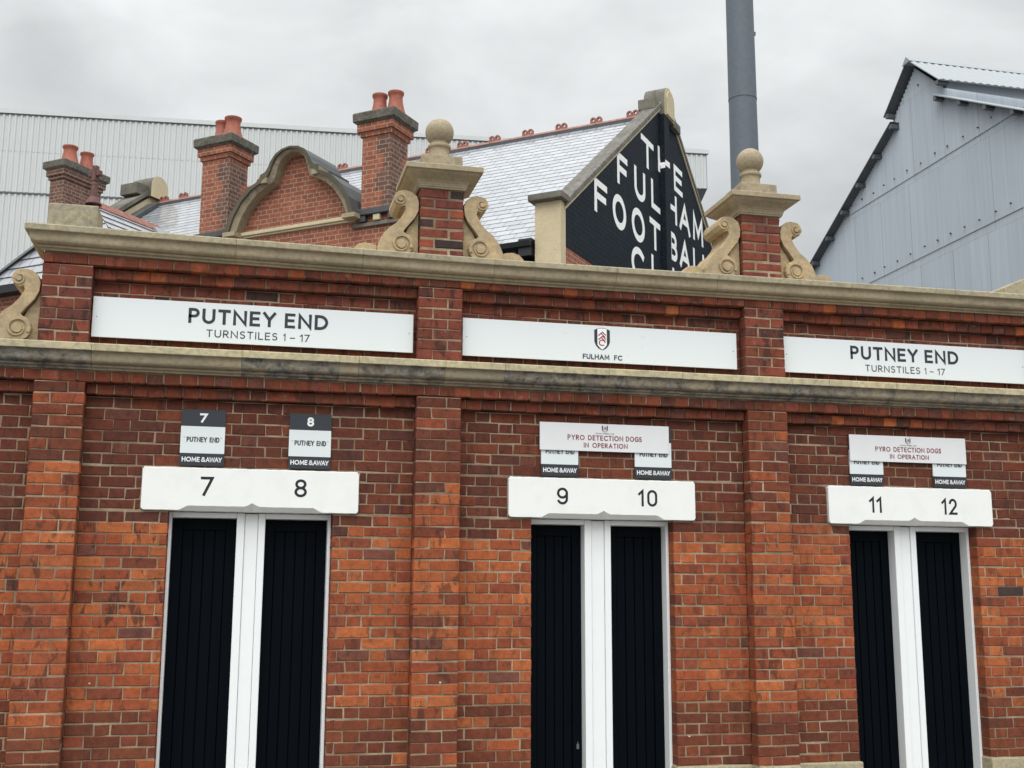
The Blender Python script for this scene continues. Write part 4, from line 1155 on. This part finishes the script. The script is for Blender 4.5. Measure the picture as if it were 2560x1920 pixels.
for tgt in (c1_,):
    d = (tgt - BP); L_ = d.length; d.normalize(); s_ = d.cross(Vector((0, 0, 1))).normalized(); u_ = s_.cross(d).normalized()
    b = len(mb.v)
    for t_ in (0.05, L_):
        for (p_, q_) in ((-.10, -.03), (0, .06), (.10, -.03)):
            mb.v.append(tuple(BP + d * t_ + s_ * p_ + u_ * q_))
    mb.face((b, b + 1, b + 4, b + 3)); mb.face((b + 1, b + 2, b + 5, b + 4)); mb.face((b + 3, b + 4, b + 5)); mb.face((b + 2, b + 1, b)); mb.face((b, b + 3, b + 5, b + 2))
mb.build('hip_roll', 'lead_sheet', bay)
mb = MB(); x, y, z = BP; z -= .02
mb.lathe([(.15, z), (.10, z + .10), (.07, z + .14), (.065, z + .20), (.05, z + .34), (.055, z + .37), (.05, z + .40), (.038, z + .43)], x, y, 16)
mb.box(x - .05, x + .05, y - .045, y + .045, z + .43, z + .72); mb.box(x - .13, x - .052, y - .043, y + .043, z + .52, z + .62); mb.box(x + .052, x + .13, y - .043, y + .043, z + .52, z + .62)
mb.build('cross_finial', 'dark_terracotta', bay, bevel=.012)
mb = MB(); mb.box(BP.x - 1.66, BP.x + 1.66, BP.y - .68, .018, 0, BP.z - 1.68); cp(mb, 'bay_wall', 'cottage_brick')
mb = MB(); mb.box(BP.x - 1.8, BP.x + 1.8, BP.y - .90, BP.y - .685, BP.z - 1.72, BP.z - 1.58); cp(mb, 'gutter', 'black_gutter_paint')
mb = MB(); mb.prism([(BP.x + .05, BP.z - .06), (BP.x + .28, BP.z - .34), (BP.x + .36, BP.z - .34), (BP.x + .13, BP.z - .02)], 1.50, 1.95); cp(mb, 'lead_flashing', 'galvanised_roof')

# ================================================================== PALE CORRUGATED STAND FAR BEHIND
ws = empty('stadium_stand', (4.5027, 47.3007, 0), R(-5), 'pale corrugated stadium stand wall far behind the cottage', 'stand')


def corrugated(mb, xa, xb, z0, z1, y, pitch=.26, dep=.045, m=0):
    n = int((xb - xa) / pitch); b0 = None
    prof = [(0, 0), (.42, 0), (.55, -1), (.86, -1), (1.0, 0)]
    prev = None
    for i in range(n):
        for (t, d) in prof[(0 if i == 0 else 1):]:
            x = xa + (i + t) * pitch; b = len(mb.v); mb.v.extend([(x, y + d * dep, z0), (x, y + d * dep, z1)])
            if prev is not None: mb.face((prev, b, b + 1, prev + 1), m)
            prev = b


mb = MB(); corrugated(mb, -30, 18.3, 22.15, 24.0, 0); mb.box(-30, 18.28, .01, 1.6, 22.17, 23.98); mb.poly([(18.29, -.04, 22.15), (18.29, 2.6, 22.15), (18.29, 2.6, 24.05), (18.29, -.04, 24.05)])
ws1 = mb.build('fascia_cladding', 'white_cladding', ws)
mb = MB(); mb.box(-30, 18.4, -.10, .02, 23.99, 24.2); mb.build('roof_trim', 'white_cladding', ws)
mb = MB(); mb.box(-30, 18.35, -.05, -.046, 23.93, 23.985); mb.build('trim_shadow_strip', 'dark_steel', ws)  # solid dark strip standing in for the shadow below the roof trim
mb = MB(); mb.prismx([(-.02, 22.14), (2.6, 21.3), (2.6, 22.14)], -30, 18.28); mb.build('soffit', 'dark_steel', ws)
mb = MB(); corrugated(mb, -30, 7.0, 20.16, 22.14, -.012); mb.box(-30, 7.0, .05, 1.0, 20.16, 22.1); mb.build('wall_cladding', 'white_cladding', ws)
mb = MB(); corrugated(mb, -30, 7.0, 8.0, 20.08, .02); mb.box(-30, 7.0, .08, 1.0, 0.0, 20.1); mb.build('wall_cladding', 'white_cladding', ws)
mb = MB(); mb.box(-30, 7.0, -.05, .05, 20.085, 20.155); mb.build('cladding_joint', 'dark_steel', ws)

# ================================================================== GREY CORRUGATED STAND ON THE RIGHT
XS = 15.14
AY, AZ = 15.09, 14.03                          # apex of the raised ridge roof
gs = empty('stadium_stand', (XS, 15.09, 0), 0, 'grey corrugated gable end of an old stadium stand on the right', 'stand')


def gp(mb, name, m, parent=gs, **k):
    mb.v = [(v[0] - XS, v[1] - 15.09, v[2]) for v in mb.v]
    return mb.build(name, m, parent, **k)


def roofline(y):
    d = abs(y - 15.15)
    return 13.86 - d * .87 if d < 1.02 else 12.93 - (d - 1.02) * .535


mb = MB(); pitch = .082; prev = None; ph = 0
tiers = [(5.0, 9.33, .0), (9.33, 11.33, .012), (11.33, 99, .024)]
for z0, z1, off in tiers:
    prev = None; y = 7.0; i = 0
    while y < 24.5:
        zt_ = min(z1 + .012, roofline(y)); dep = (0, .022, .044, .022)[i % 4]
        if zt_ > z0 + .05:
            b = len(mb.v); mb.v.extend([(XS - off - dep, y, z0), (XS - off - dep, y, zt_)])
            if prev is not None: mb.face((prev, b, b + 1, prev + 1), 0)
            prev = b
        else:
            prev = None
        y += pitch / 4; i += 1
    # lap edge
    mb.box(XS - off - .030, XS - off + .0, 7.0, min(24.5, 15.1 + (12.93 - min(z0, 12)) / .535 + 1), z0 - .004, z0 - .001, 1)
wallg = gp(mb, 'gable_cladding', ['grey_cladding', 'dark_steel'])
bolt0 = None
for zr in (9.52, 11.52, 13.4):
    y = 8.0 + rng.uniform(0, .3)
    while y < 24:
        if roofline(y) > zr + .25:
            if bolt0 is None:
                mb = MB(); mb.lathe([(.020, 0), (.020, .02), (.010, .035)], 0, 0, 8); mb.v = [(-.055 - v[2], v[0], v[1]) for v in mb.v]
                c_ = bolt0 = mb.build('cladding_bolt', 'bolt_dark', wallg)
            else:
                c_ = bolt0.copy(); col.objects.link(c_)
            c_.location = (0, y - 15.09, zr + rng.uniform(-.02, .02))
        y += .53 + rng.uniform(-.07, .07)


def roofslab(name, y0, z0, y1, z1, xa=14.85, xb=44, th=.05, corr=True):
    """corrugated roof sheet running from (y0,z0) high to (y1,z1) low"""
    mb = MB(); n = 0
    d = Vector((0, y1 - y0, z1 - z0)); nr = Vector((0, -(z1 - z0), y1 - y0)).normalized()
    if nr.z < 0: nr = -nr
    x = xa; prev = None; i = 0
    while x < xb:
        dd = (0, .012, .024, .012)[i % 4]; b = len(mb.v)
        mb.v.extend([(x, y0 + nr.y * dd, z0 + nr.z * dd), (x, y1 + nr.y * dd, z1 + nr.z * dd), (x, y0 - nr.y * .02, z0 - nr.z * .02), (x, y1 - nr.y * .02, z1 - nr.z * .02)])
        if prev is not None:
            mb.face((prev, b, b + 1, prev + 1), 0); mb.face((prev + 2, prev + 3, b + 3, b + 2), 1); mb.face((prev + 1, b + 1, b + 3, prev + 3), 0)
        else:
            mb.face((b, b + 1, b + 3, b + 2), 0)
        prev = b; x += .0475; i += 1
    return gp(mb, name, ['galvanised_roof', 'dark_steel'])


roofslab('ridge_roof', AY, AZ, 16.22, 13.06); roofslab('ridge_roof', AY, AZ, 13.87, 12.99)
mb = MB(); mb.prismx([(AY - .17, AZ - .11), (AY + .17, AZ - .11), (AY, AZ + .055)], 14.83, 44); gp(mb, 'ridge_capping', 'galvanised_roof')
roofslab('lower_roof', 15.94, 12.83, 24.2, 12.83 - 8.26 * .532); roofslab('lower_roof', 14.24, 12.80, 4.5, 12.80 - 9.74 * .541)
mb = MB(); mb.box(15.2, 44, 14.10, 14.14, 12.72, 13.12); mb.box(15.2, 44, 15.98, 16.02, 12.72, 13.12); gp(mb, 'clerestory', 'grey_cladding')
# verge boards and purlin ends
def purlin(y, s):
    z = (12.83 - (y - 15.94) * .532) if s > 0 else (12.80 - (14.24 - y) * .541)
    mb = MB(); mb.box(-.27, .0, -.05, .05, -.105, -.0)
    o = mb.build('purlin_end', 'dark_steel', gs); o.location = (0, y - 15.09, z - .03); return o
p0 = None
for s, ys in ((1, [15.98 + .83 * i for i in range(9)]), (-1, [14.12 - .86 * i for i in range(6)])):
    for y in ys:
        if p0 is None: p0 = purlin(y, s)
        else:
            z = (12.83 - (y - 15.94) * .532) if s > 0 else (12.80 - (14.24 - y) * .541)
            c_ = p0.copy(); col.objects.link(c_); c_.location = (0, y - 15.09, z - .03)
for y, z in ((16.1, 13.12), (14.0, 13.06)):
    c_ = p0.copy(); col.objects.link(c_); c_.location = (0, y - 15.09, z - .03)
mb = MB(); mb.box(XS + .06, 44, 7, 24.4, 0, 8.2); gp(mb, 'lower_wall', 'grey_cladding')

# ================================================================== FLOODLIGHT MAST
px_, py_ = 13.40, 20.96
fm = empty('floodlight_mast', (px_, py_, 0), 0, 'tall grey tubular floodlight mast rising behind the right finial', 'mast')
mb = MB(); mb.lathe([(.455, 0), (.385, 15.40)], 0, 0, 48); mb.build('lower_section', 'pole_grey', fm, smooth=True)
mb = MB(); mb.lathe([(.392, 15.36), (.347, 30)], 0, 0, 48); mb.build('upper_section', 'pole_grey', fm, smooth=True)
mb = MB(); mb.lathe([(.393, 15.355), (.3975, 15.36), (.3975, 15.385), (.393, 15.39)], 0, 0, 48); mb.build('joint_band', 'dark_steel', fm)
mb = MB(); mb.box(.36, .45, -.04, .04, 17.36, 17.46); mb.build('cable_bracket', 'dark_steel', fm)

# ================================================================== GROUND
mb = MB(); mb.poly([(-400, -400, -.14), (400, -400, -.14), (400, 600, -.14), (-400, 600, -.14)]); tag(mb.build('ground', 'yard_concrete'), kind='structure')
mb = MB(); mb.poly([(-120, -14, -.13), (120, -14, -.13), (120, -5.2, -.13), (-120, -5.2, -.13)]); tag(mb.build('road', 'asphalt'), kind='structure')
mb = MB(); mb.box(-120, 120, -5.05, .33, -.13, 0); tag(mb.build('pavement', 'paving_slabs'), kind='structure')
mb = MB(); mb.box(-120, 120, -5.2, -5.052, -.13, .005); tag(mb.build('kerb', 'yard_concrete', bevel=.015), kind='structure')
